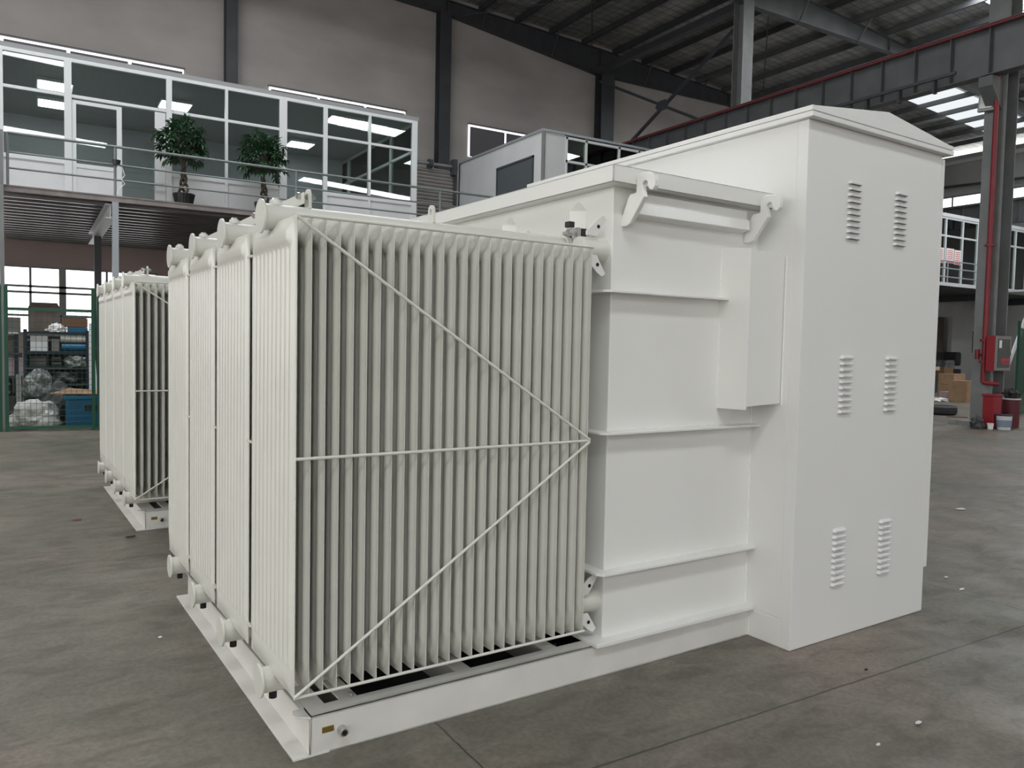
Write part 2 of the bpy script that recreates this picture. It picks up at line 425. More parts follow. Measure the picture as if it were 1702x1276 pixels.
# stepped rail under the lid
b = MB().prism([(1.58, TY, 2.345), (1.58, -.012, 2.345), (1.58, -.012, 2.300), (1.58, -.030, 2.292), (1.58, -.034, 2.240), (1.58, TY, 2.226)], (.80, 0, 0))
part(b, 'stepped_rail', PAINT, T, .003)
# hooks
HK = [(-.016,2.4),(-.03,2.414),(-.05,2.420),(-.094,2.416),(-.120,2.408),(-.134,2.396),(-.140,2.372),(-.139,2.344),(-.128,2.330),(-.116,2.328),(-.100,2.336),(-.094,2.352),(-.090,2.369),
      (-.078,2.379),(-.064,2.376),(-.054,2.364),(-.060,2.335),(-.069,2.305),(.025,2.190),(.05,2.180),(.09,2.183),(.085,2.22),(.04,2.315),(.026,2.329),(-.014,2.332)]
for x, dx in ((1.53, -.052), (2.405, -.060)):
    b = MB().prism([(x, y+dx if y > -.2 else y, z) for y, z in HK], (.028, 0, 0))
    part(b, 'lifting_hook', PAINT, T, .004)
# V stiffeners on the radiator side
for y in (.30, .925, 1.55, 2.05):
    b = MB()
    b.prism([(TX, y-.065, .2), (TX-.055, y, .2), (TX, y+.065, .2)], (0, 0, 2.08))
    a = [b.bm.verts.new(p) for p in ((TX, y-.065, 2.28), (TX-.055, y, 2.28), (TX, y+.065, 2.28), (TX, y-.02, 2.328), (TX-.004, y, 2.335), (TX, y+.02, 2.328))]
    for f in ((0, 1, 4, 3), (1, 2, 5, 4), (0, 2, 1), (3, 4, 5), (0, 3, 5, 2)): b.bm.faces.new([a[i] for i in f])
    part(b, 'wall_stiffener', PAINT, T, .002)
# cable duct on the front between tank and cabinet
b = MB(); b.prism([(2.235, TY, 1.286), (2.235, -.168, 1.290), (2.235, -.168, 2.122), (2.235, TY, 2.142)], (.006, 0, 0))
b.prism([(2.241, -.160, 1.306), (2.519, -.160, 1.318), (2.519, -.160, 2.106), (2.241, -.160, 2.118)], (0, .006, 0))
b.box(2.241, -.154, 1.312, 2.519, TY, 1.318); b.box(2.241, -.154, 2.100, 2.519, TY, 2.106)
part(b, 'cable_duct', PAINT, T, .002)

# --- cabinet
CX0, CX1, CY0, CY1, CH = 2.521, 3.807, -.276, 2.22, 2.80
cab = part(B(CX0, CY0+.003, .0, CX1, CY1, CH), 'cabinet', CABP, T, .003)
part(B(CX0-.003, CY0, .004, CX0+.02, -.214, CH-.003), 'corner_post', CABP, cab, .002)
part(B(CX0-.002, -.210, .158, CX0+.01, CY1-.02, CH-.003), 'side_panel', CABP, cab, .002)
part(B(CX0-.0015, -.210, .004, CX0+.01, 2.2, .154), 'plinth_panel', CABP, cab, .002)
part(B(CX0+.001, CY0-.001, .004, CX1+.001, CY0+.01, CH-.002), 'louvred_panel', CABP, cab, .002)
dr = part(B(CX1+.002, CY0-.001, .275, CX1+.038, CY1-.05, CH-.02), 'cabinet_door', CABP, cab, .003)
part(MB().cyl((CX1+.038, .9, 1.4), (CX1+.07, .9, 1.4), .02, 16).box(CX1+.06, .88, 1.3, CX1+.075, .92, 1.45), 'door_handle', BLKP, dr, .002)
# roof
rx0, rx1, ry0, ry1 = 2.489, 3.866, -.318, 2.26
b = MB(); b.box(rx0, ry0, 2.800, rx1, ry1, 2.826); b.box(rx0+.012, ry0+.012, 2.826, rx1-.012, ry1-.012, 2.832); b.box(rx0+.004, ry0+.004, 2.832, rx1-.004, ry1-.004, 2.858)
b.prism([(rx0+.010, ry0+.010, 2.858), (rx1-.010, ry0+.010, 2.858), (3.181, ry0+.010, 2.942)], (0, ry1-ry0-.02, 0))
part(b, 'cabinet_roof', CABP, cab, .004)
# louvre groups
def louvre(x0, x1, z1, z0):
    m = MB(); n = 10; pitch = (z1-z0)/n; lh = pitch*.58; d = .019; c = .010; dark = []
    for i in range(n):
        t = z1-pitch*i; bt = t-lh; y = CY0-.001
        m.prism([(x0, y, bt+.001), (x1, y, bt+.001), (x1-.003, y, t-.006), (x1-c, y, t), (x0+c, y, t), (x0+.003, y, t-.006)], (0, -.0005, 0))
        # hood: a bulging solid, flat underside painted dark as the shade of an open slot
        prof = [(0, 0), (.25, .7), (.55, 1.), (.8, 1.), (1, .9)]
        rows = []
        for f, q in prof:
            z = t-lh*f; ins = c*(1-min(1, f*1.6)); yy = y-d*q
            rows.append([m.bm.verts.new(p) for p in ((x0+ins, y, z), (x0+ins+.008*q, yy, z), (x1-ins-.008*q, yy, z), (x1-ins, y, z))])
        for a, b_ in zip(rows, rows[1:]):
            for k in range(3): m.bm.faces.new([a[k], a[k+1], b_[k+1], b_[k]])
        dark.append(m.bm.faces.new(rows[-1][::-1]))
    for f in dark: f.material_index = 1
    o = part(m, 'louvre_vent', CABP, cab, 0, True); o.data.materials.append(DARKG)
    return o
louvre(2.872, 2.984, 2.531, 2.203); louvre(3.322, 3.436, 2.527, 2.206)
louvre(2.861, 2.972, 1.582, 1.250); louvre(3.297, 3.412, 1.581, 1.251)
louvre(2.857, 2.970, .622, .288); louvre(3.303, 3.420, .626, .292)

# --- second transformer, the same build, behind and to the left
T2 = copy_tree(T)
T2.location = (-.10, 4.20, 0)
T2.rotation_euler = (0, 0, R2)
tag(T2, 'smaller-looking white radiator transformer standing farther back at the left', 'transformer')

# ================================================================== HALL
YW, XW = 22.0, 39.5
struct(B(-12, -30, -.2, XW, YW, 0).obj('floor', FLOOR, loc=(0, 0, 0)))
def zt(x):   # rafter top line
    return 13.35-.04*(x-11) if x < 18 else 13.07-.06*(x-18)
# roof sheets between skylight strips, sloping with zt
STR = [(9.6, 11.2, [(-9, 8), (20.5, 36.5)]), (-9.4, -7.8, [(-9, .6), (12.8, 17), (20, 36.5)]), (-25.2, -23.6, [(-9, 3.4), (16, 34)])]
ycuts = [-30, -25.2, -23.6, -9.4, -7.8, 9.6, 11.2, 22.2]
b = MB()
for i in range(0, len(ycuts)-1, 1):
    y0, y1 = ycuts[i], ycuts[i+1]
    sky = i % 2 == 1
    segs = [(-12, 18), (18, XW+.3)]
    if sky:
        ss = STR[(5-i)//2][2]; e = [-12]+[v for q in ss for v in q]+[XW+.3]; segs = [(e[k], e[k+1]) for k in range(0, len(e), 2)]
    for xa_, xb_ in segs:
        pts = [xa_]+([18] if xa_ < 18 < xb_ else [])+[xb_]
        for p, q in zip(pts, pts[1:]):
            za, zb = zt(p)+.24, zt(q)+.24
            b.prism([(p, y0, za), (q, y0, zb), (q, y0, zb+.06), (p, y0, za+.06)], (0, y1-y0, 0))
struct(b.obj('ceiling', ROOF, loc=(0, 0, 12)))
sk = 0
for i, (y0, y1, ss) in enumerate(STR):
    for xa_, xb_ in ss:
        m = MB()
        pts = [xa_, xb_]
        za, zb = zt(xa_)+.27, zt(xb_)+.27
        m.prism([(xa_, y0, za), (xb_, y0, zb), (xb_, y0, zb+.02), (xa_, y0, za+.02)], (0, y1-y0, 0))
        sk += 1
        struct(m.obj('window_%d' % (20+sk), SKY1))
# bay 2 skylight near the gable
m = MB().prism([(30, 15.6, zt(30)+.20), (38, 15.6, zt(38)+.20), (38, 15.6, zt(38)+.215), (30, 15.6, zt(30)+.215)], (0, 2.0, 0)); struct(m.obj('window_20', SKY2))

# gable wall (pink-painted below the mezzanine)
b = MB(); b.prism([(-12, YW, 4.3), (XW, YW, 4.3), (XW, YW, zt(XW)+.25), (18, YW, zt(18)+.25), (-12, YW, zt(-12)+.25)], (0, .25, 0)); struct(b.obj('wall_back', PLAST, loc=(0, YW, 4.3)))
struct(B(-12, YW, 0, XW, YW+.25, 4.3).obj('wall_back_lower', PINK, loc=(0, YW, 0)))
b = B(XW, -30, 0, XW+.25, YW, 11.7); struct(b.obj('wall_right', PALE))
b = B(-12.25, -30, 0, -12, YW, 1.0); b.box(-12.25, -30, 7.2, -12, YW, 14.5); b.box(-12.25, 13.0, 1.0, -12, YW, 7.2)  # unseen wall, left open at mid height to let side daylight in
for y in (-30, -18, -10, -2, 6): b.box(-12.25, y, 1.0, -12, y+.5, 7.2)
struct(b.obj('wall_left', PLAST))
b = B(-12, -30.25, 0, -5, -30, 14.6); b.box(-5, -30.25, 4.2, 4, -30, 14.6); b.box(4, -30.25, 0, XW, -30, 14.6)  # unseen wall blocking light from behind, opening sized to light the front faces
struct(b.obj('wall_front', PLAST))

# window under the mezzanine
def window(n, x0, x1, z0, z1, mulls, rails, pm, fm, y=YW, t=.05):
    w = struct(B(x0, y-.03, z0, x1, y-.01, z1).obj('window_%d' % n, pm))
    b = MB(); b.box(x0-.06, y-.07, z0-.06, x1+.06, y, z0); b.box(x0-.06, y-.07, z1, x1+.06, y, z1+.06); b.box(x0-.06, y-.07, z0, x0, y, z1); b.box(x1, y-.07, z0, x1+.06, y, z1)
    for mx, mw in mulls: b.box(mx-mw/2, y-.08, z0, mx+mw/2, y-.03, z1)
    for rz, rh in rails: b.box(x0, y-.08, rz-rh/2, x1, y-.03, rz+rh/2)
    f = b.obj('window_frame', fm, w)
    return w
window(1, -3.6, 2.2, 1.70, 3.42, [(-3.0, .05), (-1.95, .05), (-.88, .06), (-.13, .17), (.95, .06)], [(2.93, .06), (2.77, .06), (2.15, .06)], WINE, GREYB)
# high windows with grey blinds, daylight leaking round them
def blindwin(n, x0, x1, z0, z1, cuts):
    w = struct(B(x0, YW-.03, z0, x1, YW-.01, z1).obj('window_%d' % n, STRIPE))
    e = [x0]+cuts+[x1]
    for a, c in zip(e, e[1:]):
        B(a+.045, YW-.10, z0, c-.045, YW-.06, z1-.085).obj('blind', BLIND, w)
    B(x0-.03, YW-.1, z1, x1+.03, YW, z1+.04).obj('window_head', BLIND, w)
blindwin(2, -3.1, 2.97, 8.25, 9.40, [-1.47, .05, 1.55])
blindwin(3, 5.42, 9.94, 8.25, 9.38, [6.95, 8.50])
blindwin(4, 12.36, 16.9, 8.25, 9.36, [13.85, 15.4])

# ---------------- steel frame
def hcol(name, x, y, z0, z1, wx, wy, m, label, cat='column', axis='x', group=None):
    t = thing(name, label, cat, (x, y, z0), 0, group)
    b = MB(); f = .03
    if axis == 'x':      # flanges face x
        b.box(x-wx/2, y-wy/2, z0, x-wx/2+f, y+wy/2, z1); b.box(x+wx/2-f, y-wy/2, z0, x+wx/2, y+wy/2, z1); b.box(x-wx/2+f, y-.012, z0, x+wx/2-f, y+.012, z1)
    else:
        b.box(x-wx/2, y-wy/2, z0, x+wx/2, y-wy/2+f, z1); b.box(x-wx/2, y+wy/2-f, z0, x+wx/2, y+wy/2, z1); b.box(x-.012, y-wy/2+f, z0, x+.012, y+wy/2-f, z1)
    b.obj('shaft', m, t)
    B(x-wx/2-.05, y-wy/2-.05, z0, x+wx/2+.05, y+wy/2+.05, z0+.03).obj('base_plate', m, t)
    return t
hcol('steel_column', 4.25, 21.8, 0, zt(4.25)-.45, .33, .36, STEEL, 'dark steel column on the gable wall between the two long upper blind windows', axis='y')
hcol('steel_column', 11.25, 21.8, 0, zt(11.25)-.45, .42, .36, STEEL, 'dark steel column rising on the gable wall just left of the roller shutter', axis='y')
hcol('steel_column', 18.2, 21.75, 0, 12.14, .62, .44, STEEL, 'broad dark steel column on the gable wall above the white cabin, under the rafter bend', axis='y')
c2 = hcol('steel_column', 17.75, 14.38, 0, 12.22, .45, .40, STEELG, 'pale grey steel column rising from behind the crane beam to the roof', axis='y')
B(17.5, 14.13, 12.22, 18.0, 14.63, 12.27).obj('cap_plate', STEELG, c2)
c3 = hcol('steel_column', 17.75, 6.70, 0, 12.4, .50, .46, STEELG, 'big grey steel column at the right carrying the crane beam and the red pipe', axis='x')
B(17.1, 6.40, 0, 18.2, 7.2, .10).obj('concrete_pad', CONC, c3)
b = MB().prism([(17.50, 6.55, 7.72), (17.05, 6.55, 7.72), (17.05, 6.55, 7.50), (17.50, 6.55, 7.02)], (0, .3, 0)); b.obj('beam_bracket', CRANE, c3)

def rafter(y, label, m, fly=True):
    t = thing('roof_rafter', label, 'rafter', (18, y, 12))
    def bot(x):
        if x < 11.4: return zt(x)-.45
        if x < 18: return zt(x)-.45-.5*(x-11.4)/6.6
        if x < 25: return zt(x)-.95+.5*(x-18)/7
        return zt(x)-.45
    b = MB(); xs = [-11.9, 0, 11.4, 18, 25, XW-.1]
    for p, q in zip(xs, xs[1:]):
        b.prism([(p, y-.01, bot(p)), (q, y-.01, bot(q)), (q, y-.01, zt(q)), (p, y-.01, zt(p))], (0, .02, 0))
        for f in (bot, zt):
            b.prism([(p, y-.11, f(p)-.01), (q, y-.11, f(q)-.01), (q, y-.11, f(q)+.012), (p, y-.11, f(p)+.012)], (0, .22, 0))
    b.box(11.36, y-.11, bot(11.4), 11.42, y+.11, zt(11.4)); b.box(17.97, y-.11, bot(18), 18.03, y+.11, zt(18)); b.box(24.97, y-.11, bot(25), 25.03, y+.11, zt(25))
    b.obj('web_and_flanges', m, t)
    if fly:
        for x in (9.7, 12.7, 15.7, 20.2, 23.2, 26.2, 29.2):
            MB().bar((x, y-.05, bot(x)-.05), (x, y-.55, zt(x)+.02), .05, .05).obj('fly_brace', m, t)
    return t
rafter(21.85, 'dark tapered roof rafter running along the top of the gable wall', STEEL)
rafter(14.38, 'grey tapered roof rafter sloping right from the top of the pale grey column', CRANE)
rafter(6.70, 'nearest roof rafter over the big grey column at the right', CRANE)
# purlins
x = 5.2; k = 0
xs = []
while x < 39: xs.append(x); x += 1.5
for x in xs:
    z = zt(x)
    b = MB(); b.box(x-.035, 1.0, z, x-.028, 21.95, z+.21); b.box(x-.035, 1.0, z, x+.035, 21.95, z+.008); b.box(x-.035, 1.0, z+.202, x+.035, 21.95, z+.21); b.box(x+.028, 1.0, z, x+.035, 21.95, z+.03)
    o = b.obj('roof_purlin', STEEL if x < 22 else CRANE)
    tag(o, 'dark channel purlin running under the foil roof lining from the gable wall', 'purlin', 'roof purlins over both bays')
# roof braces, eave strut and X brace by the crane columns
tag(MB().box(17.6, 14.6, 12.02, 17.85, 21.5, 12.25).obj('eave_strut', STEEL), 'dark strut joining the heads of the pale column and the broad gable column', 'beam')
t = thing('cross_brace', 'dark steel X brace between the broad gable column and the pale grey column', 'brace', (17.7, 18.2, 8.6))
MB().bar((17.7, 21.4, 11.70), (17.7, 14.6, 8.30), .09, .09).obj('brace_arm', STEEL, t)
MB().bar((17.76, 20.7, 8.5), (17.76, 14.6, 11.58), .09, .09).obj('brace_arm', STEEL, t)
m = MB().prism([(17.66, 17.86+.34*math.cos(a*PI/3), 9.93+.20*math.sin(a*PI/3)) for a in range(6)], (.02, 0, 0)); m.obj('gusset_plate', STEEL, t)
for p, q, l in (((12, 21.7, 12.95), (17.5, 14.5, 12.9), 'thin roof tie rod slanting from the gable wall to the pale column head'), ((17.5, 21.7, 12.75), (12, 14.5, 12.95), 'thin roof tie rod crossing below the foil lining towards the gable wall'),
             ((19, 14.5, 12.8), (27, 21.7, 12.5), 'thin roof tie rod beyond the pale grey column in the second bay')):
    tag(MB().cyl(p, q, .02, 8).obj('tie_rod', STEEL), l, 'tie rod')

# crane beam
def crane(x, label, m, side=-1):
    t = thing('crane_beam', label, 'crane beam', (x, 8, 7.75))
    b = MB(); z0, z1 = 7.76, 8.82
    b.box(x-.01, -12, z0, x+.01, 21.9, z1); b.box(x-.17, -12, z1-.02, x+.17, 21.9, z1); b.box(x-.15, -12, z0, x+.15, 21.9, z0+.02)
    b.obj('beam', m, t)
    y = -.2
    while y < 21.5:
        if y > 1:
            B(x-.14, y, z0+.02, x-.01, y+.02, z1-.02).obj('web_stiffener', m, t)
        y += .86
    B(x-.035, -12, z1, x+.035, 21.9, z1+.10).obj('crane_rail', m, t)
    return t
ct = crane(17.25, 'long dark grey runway beam with web stiffeners crossing the upper right', CRANE)
crane(38.2, 'dark runway beam of the far bay seen between the cabinet and the grey column', CRANE)
for p, l, dx, dz in ((0, 'upper of the two thin red pipes along the top of the near crane beam', 0, .03), (1, 'lower of the two thin red pipes along the top of the near crane beam', -.045, -.03)):
    tag(MB().cyl((17.10+dx, -2, 8.815+dz), (17.10+dx, 21.8, 8.815+dz), .015, 8).obj('red_pipe', RED), l, 'pipe')
t = thing('conductor_bar', 'slim dark conductor bar hung along the lower part of the crane beam', 'rail', (16.9, 8, 7.9))
B(16.90, 7.3, 7.90, 16.96, 14, 7.97).obj('bar', STEEL, t)
for y in (7.8, 8.66, 9.52, 10.4, 11.2): B(16.95, y, 7.62, 17.08, y+.06, 7.93).obj('hanger', STEEL, t)

# red sprinkler riser on the column
t = thing('fire_riser_pipe', 'thick red fire pipe running down the big grey column', 'pipe', (17.36, 6.60, .9))
MB().cyl((17.36, 6.60, 1.05), (17.36, 6.60, 8.6), .055, 14).obj('riser', RED, t, 0, True)
for z in (4.02, 1.9, 1.42): MB().cyl((17.36, 6.60, z), (17.36, 6.60, z+.05), .10, 14).obj('pipe_flange', RED, t)
MB().tube([(17.36, 6.60, 1.10), (17.36, 6.60, .98), (17.62, 6.40, .95)], .05, 12).obj('elbow', RED, t)
MB().cyl((17.36, 6.60, 1.60), (17.26, 6.70, 1.60), .03, 10).cyl((17.26, 6.70, 1.5), (17.26, 6.70, 1.72), .05, 12).obj('gate_valve', RED, t)
# flood lamp on the column
t = thing('flood_lamp', 'square grey flood lamp fixed high on the big grey column', 'lamp', (17.4, 6.9, 7.05))
b = MB().prism([(17.36, 7.02, 7.07), (17.40, 6.66, 7.05), (17.46, 6.66, 7.42), (17.42, 7.02, 7.45)], (.10, .02, 0)); b.obj('housing', GREYB, t, .006)
b = MB().prism([(17.35, 6.97, 7.12), (17.385, 6.71, 7.105), (17.43, 6.71, 7.37), (17.40, 6.97, 7.39)], (.012, 0, 0)); b.obj('lens', LAMPG, t)
MB().box(17.42, 6.8, 7.40, 17.5, 6.86, 7.52).obj('lamp_bracket', STEEL, t)
# fire hose cabinet
t = thing('fire_hose_cabinet', 'red fire hose cabinet with grey framed glass door hung beside the grey column', 'cabinet', (17.5, 6.3, 1.24))
B(17.17, 6.28, 1.25, 17.80, 6.466, 2.03).obj('body', REDB, t, .004)
d = B(17.175, 6.25, 1.26, 17.795, 6.28, 2.02).obj('door', GREYB, t, .003)
B(17.24, 6.240, 1.325, 17.73, 6.25, 1.955).obj('door_pane', DGLASS, d)
b = MB()
for i in range(4): b.box(17.36+.085*i, 6.232, 1.47, 17.428+.085*i, 6.239, 1.53); b.box(17.38+.08*i, 6.232, 1.40, 17.43+.08*i, 6.239, 1.44)
b.obj('red_lettering', REDINK, d)
B(17.26, 6.232, 1.76, 17.36, 6.239, 1.93).obj('paper_tag', WHITE, d)
B(17.75, 6.23, 1.6, 17.77, 6.25, 1.68).obj('latch', ZINC, d)

# ---------------- mezzanine 1
ZD, YD = 4.28, 13.9
t = thing('mezzanine_deck', 'brown-edged steel mezzanine deck carried along the gable wall at the left', 'mezzanine', (0, YD, 0))
b = MB(); b.box(-1.4, YD, ZD-.11, 16.8, YD+.05, ZD); b.box(-1.4, YD-.01, ZD-.018, 16.8, YD+.06, ZD+.004)
b.obj('edge_channel', DECKM, t, .002)
B(-1.4, YD+.05, ZD-.02, 16.8, YW-.02, ZD).obj('deck_plate', DECKM, t)
y = YD+.35
while y < YW-.3:
    m = MB(); m.box(-1.4, y, ZD-.15, 16.8, y+.006, ZD-.02); m.box(-1.4, y, ZD-.15, 16.8, y+.09, ZD-.143)
    m.obj('joist', DECKU, t); y += .46
for x in (.42, 7.4, 14.5):
    m = MB(); m.box(x-.09, YD+.05, ZD-.42, x+.09, 19.0, ZD-.405); m.box(x-.006, YD+.05, ZD-.405, x+.006, 19.0, ZD-.15); m.box(x-.09, YD+.05, ZD-.165, x+.09, 19.0, ZD-.15)
    m.obj('cross_beam', PANELG if x < 1 else DECKM, t)
for x in (.50, 7.45, 14.5): B(x-.055, YD+.0, 0, x+.055, YD+.12, ZD-.11).obj('support_post', POSTG, t)
for x in (.42,): B(x-.07, 17.2, 0, x+.07, 17.34, ZD-.42).obj('support_post', STEEL, t)
B(-1.35, YD-.10, 0, -1.28, YD-.02, ZD).obj('support_post', STEELG, t)
t = thing('railing', 'grey three-bar tube railing along the edge of the left mezzanine', 'railing', (4, YD, ZD))
for z, r in ((5.21, .027), (4.87, .018), (4.59, .018)): MB().cyl((-1.22, YD+.04, z), (9.98, YD+.04, z), r, 10).obj('rail_bar', RAILM, t, 0, True)
B(-1.35, YD-.10, ZD+.004, -1.28, YD-.02, 5.22).obj('end_post', STEELG, t)
for x in (-1.22, .5, 3.95, 7.35): MB().cyl((x, YD+.04, ZD), (x, YD+.04, 5.21), .024, 10).obj('rail_post', RAILM, t, 0, True)
t = thing('security_camera', 'small black camera with a loose white cable on the mezzanine railing post', 'camera', (.52, YD, 4.9))
MB().cyl((.52, YD-.02, 4.86), (.52, YD-.02, 4.95), .06, 14, r2=.075).obj('camera_body', BLKP, t, 0, True)
MB().tube([(.54, YD-.03, 4.86), (.62, YD-.03, 4.80), (.66, YD-.03, 4.68), (.60, YD-.03, 4.60), (.66, YD-.03, 4.52), (.56, YD-.03, 4.42), (.52, YD-.03, 4.30)], .007, 6).obj('cable', WHITE, t)

# office partition
YG = 15.1; ZG = 7.03
t = thing('office_partition', 'long white-framed glazed office front standing on the left mezzanine', 'glass partition', (2, YG, ZD))
fr = MB()
fr.box(-6, YG-.04, ZG-.05, 7.26, YG+.04, ZG+.02); fr.box(-6, YG-.03, 6.30, -.29, YG+.03, 6.36); fr.box(-.17, YG-.03, 6.30, 7.2, YG+.03, 6.36)
fr.box(-6, YG-.04, ZD, 7.26, YG+.04, ZD+.05)
for x, w in ((-5.6, .06), (-3.4, .12), (-1.33, .06), (-.23, .13), (1.61, .11), (2.76, .06), (3.98, .17), (4.95, .10), (6.03, .06), (7.19, .14)): fr.box(x-w/2, YG-.045, ZD, x+w/2, YG+.045, ZG)
fr.obj('frame', ALU, t, .003)
def pan(x0, x1, z0, z1, nm='pane', m=GLASS, y=YG, th=.012): return B(x0, y-th/2, z0, x1, y+th/2, z1).obj(nm, m, t)
cells = [(-5.57, -3.46), (-3.34, -1.36), (-1.30, -.295), (1.665, 2.73), (2.79, 3.895), (5.0, 6.0), (6.06, 7.12)]
for a, c in cells:
    pan(a, c, 6.36, ZG-.05); pan(a, c, 5.07, 6.30)
    pan(a, c, ZD+.05, 4.99, 'lower_panel', PANEL, th=.03)
    B(a, YG-.035, 4.99, c, YG+.035, 5.07).obj('sill_rail', ALU, t)
pan(-.165, 1.555, 6.36, ZG-.05); pan(4.065, 4.90, 6.36, ZG-.05); pan(4.065, 4.90, ZD+.05, 6.30)
d = B(-.16, YG-.03, ZD+.05, -.09, YG+.03, 6.26).obj('office_door', ALU, t)
for a in ((.63, YG-.03, ZD+.05, .72, YG+.03, 6.26), (-.09, YG-.03, 6.19, .63, YG+.03, 6.26), (-.09, YG-.03, 4.95, .63, YG+.03, 5.03)): B(*a).obj('door_frame', ALU, d)
B(-.09, YG-.006, 5.03, .63, YG+.006, 6.19).obj('door_pane', GLASS, d)
B(-.09, YG-.02, ZD+.05, .63, YG+.02, 4.95).obj('door_lower_panel', PANEL, d)
B(.74, YG-.006, ZD+.05, 1.32, YG+.006, 6.28).obj('glass_leaf', GLASS, t)
d = B(1.34, YG-.02, ZD+.05, 1.54, YG+.02, 6.28).obj('inner_leaf', PANEL, t)
MB().cyl((1.29, YG-.02, 4.78), (1.29, YG-.09, 4.78), .02, 10).box(1.29, YG-.10, 4.77, 1.55, YG-.08, 4.80).obj('door_handle', DKMET, d)
# glazed return wall of the office
t2_ = thing('office_side_partition', 'glazed side wall of the mezzanine office seen through its right-hand panes', 'glass partition', (7.22, 18, ZD))
b = MB()
for y in (16.6, 18.2, 19.8, 21.4): b.box(7.18, y-.05, ZD, 7.26, y+.05, ZG)
for z in (ZD+.03, 5.05, 6.33, ZG-.03): b.box(7.18, YG+.05, z-.03, 7.26, YW-.02, z+.03)
b.obj('frame', ALU, t2_)
for y0, y1 in ((15.15, 16.55), (16.65, 18.15), (18.25, 19.75), (19.85, 21.35)):
    B(7.215, y0, 5.08, 7.225, y1, 6.30).obj('pane', GLASS, t2_); B(7.215, y0, 6.36, 7.225, y1, ZG-.06).obj('pane', GLASS, t2_)
    B(7.20, y0, ZD+.06, 7.24, y1, 5.02).obj('lower_panel', PANEL, t2_)
t = thing('office_roof', 'flat grey roof slab over the glazed mezzanine office', 'roof', (1, 18, ZG))
B(-6, YG-.02, ZG+.025, 7.3, YW-.02, ZG+.12).obj('roof_slab', SLABG, t); B(-6, YG+.06, ZG+.004, 7.16, YW-.03, ZG+.022).obj('ceiling_lining', SLABG, t)
tag(B(-6, YG+.06, ZD+.001, 7.16, 20.18, ZD+.02).obj('office_bounce_sheet', PANELG), 'pale sheet added to bounce light inside the glazed mezzanine office', 'bounce sheet')  # added pale sheet, bounces light up to the office ceiling
# office interior back partition and LED panels
tag(B(-6, 20.2, ZD, 7.15, 20.3, ZG).obj('office_inner_wall', mat('office_wall_paint', (.40, .40, .43), .7)), 'pale inner wall seen deep inside the glazed mezzanine office', 'wall panel')
for x, y, l in ((-.40, 16.95, 'bright square ceiling light behind the upper left pane of the mezzanine office'), (-.38, 18.5, 'bright ceiling light lower and deeper behind the left panes of the mezzanine office'),
             (2.0, 16.95, 'bright ceiling light above the left potted tree inside the office'), (5.95, 15.9, 'bright ceiling light at the right end of the mezzanine office'), (5.45, 18.8, 'bright ceiling light just right of the second potted tree')):
    t = thing('ceiling_light', l, 'ceiling light', (x, y, 6.95), 0, 'office ceiling lights')
    B(x-.34, y-.34, 6.965, x+.34, y+.34, 7.03).obj('housing', ALU, t); B(x-.31, y-.31, 6.955, x+.31, y+.31, 6.965).obj('diffuser', LED, t)
    
# dark cupboard and chairs inside (right part)
t = thing('office_cupboard', 'dark low cupboard inside the office behind the second potted tree', 'cupboard', (4.5, 16.5, ZD))
B(4.1, 16.3, ZD+.02, 5.0, 16.8, 5.05).obj('body', DOORG, t); B(4.12, 16.28, ZD+.05, 4.54, 16.3, 5.0).obj('door', CARD2, t); B(4.56, 16.28, ZD+.05, 4.98, 16.3, 5.0).obj('door', CARD2, t)

# roller shutter
t = thing('roller_shutter', 'grey-brown roller shutter between the glazed office and the white cabin', 'roller shutter', (8.7, 18.1, ZD))
b = MB(); z = ZD
while z < 6.62:
    b.prism([(7.35, 18.1, z), (7.35, 18.08, z+.015), (7.35, 18.06, z+.05), (7.35, 18.08, z+.085), (7.35, 18.1, z+.098)], (2.5, 0, 0)); z += .10
b.obj('slat_curtain', SHUT, t)
MB().cyl((7.35, 18.0, 6.80), (9.9, 18.0, 6.80), .05, 12).obj('shaft', STEELG, t, 0, True)
MB().cyl((8.95, 18.0, 6.80), (9.06, 18.0, 6.80), .13, 16).obj('chain_wheel', STEEL, t)
B(9.70, 17.85, 6.55, 9.82, 18.1, 7.0).obj('end_bracket', STEEL, t); B(9.80, 18.02, ZD, 9.9, 18.12, 6.7).obj('guide_channel', STEEL, t)
B(7.30, 18.12, ZD, 9.98, 18.2, 6.72).obj('backing_wall', PANELG, t)

# white cabin
t = thing('site_cabin', 'white sandwich-panel cabin with grey side door standing on the mezzanine', 'cabin', (13.2, 15.8, ZD))
B(10.0, 13.6, ZD-.1, 10.06, 18.1, 6.93).obj('side_wall', PANEL, t)
B(10.0, 13.6, 5.0, 10.66, 13.66, 6.93).obj('front_wall', PANELG, t); B(10.0, 13.58, ZD-.1, 16.6, 13.66, 5.0).obj('front_wall', PANELG, t)
B(16.5, 13.6, ZD-.1, 16.56, 18.1, 6.93).obj('side_wall', PANELG, t)
B(10.0, 18.04, ZD-.1, 16.56, 18.1, 6.93).obj('rear_wall', PANELG, t)
B(9.97, 13.57, 6.93, 16.6, 18.14, 6.99).obj('roof_edge', POSTG, t)
B(9.97, 13.57, ZD-.1, 10.03, 13.63, 6.93).obj('corner_trim', GREYB, t)
d = B(9.985, 14.05, ZD-.05, 10.0, 15.79, 6.36).obj('cabin_door', DOORG, t)
b = MB(); b.box(9.965, 14.0, ZD-.05, 10.0, 14.05, 6.41); b.box(9.965, 15.79, ZD-.05, 10.0, 15.84, 6.41); b.box(9.965, 14.0, 6.36, 10.0, 15.84, 6.41); b.obj('door_frame', STEEL, d)
b = MB()
for z in (6.86, 6.28, 5.05): b.box(10.66, 13.57, z-.03, 16.5, 13.65, z+.03)
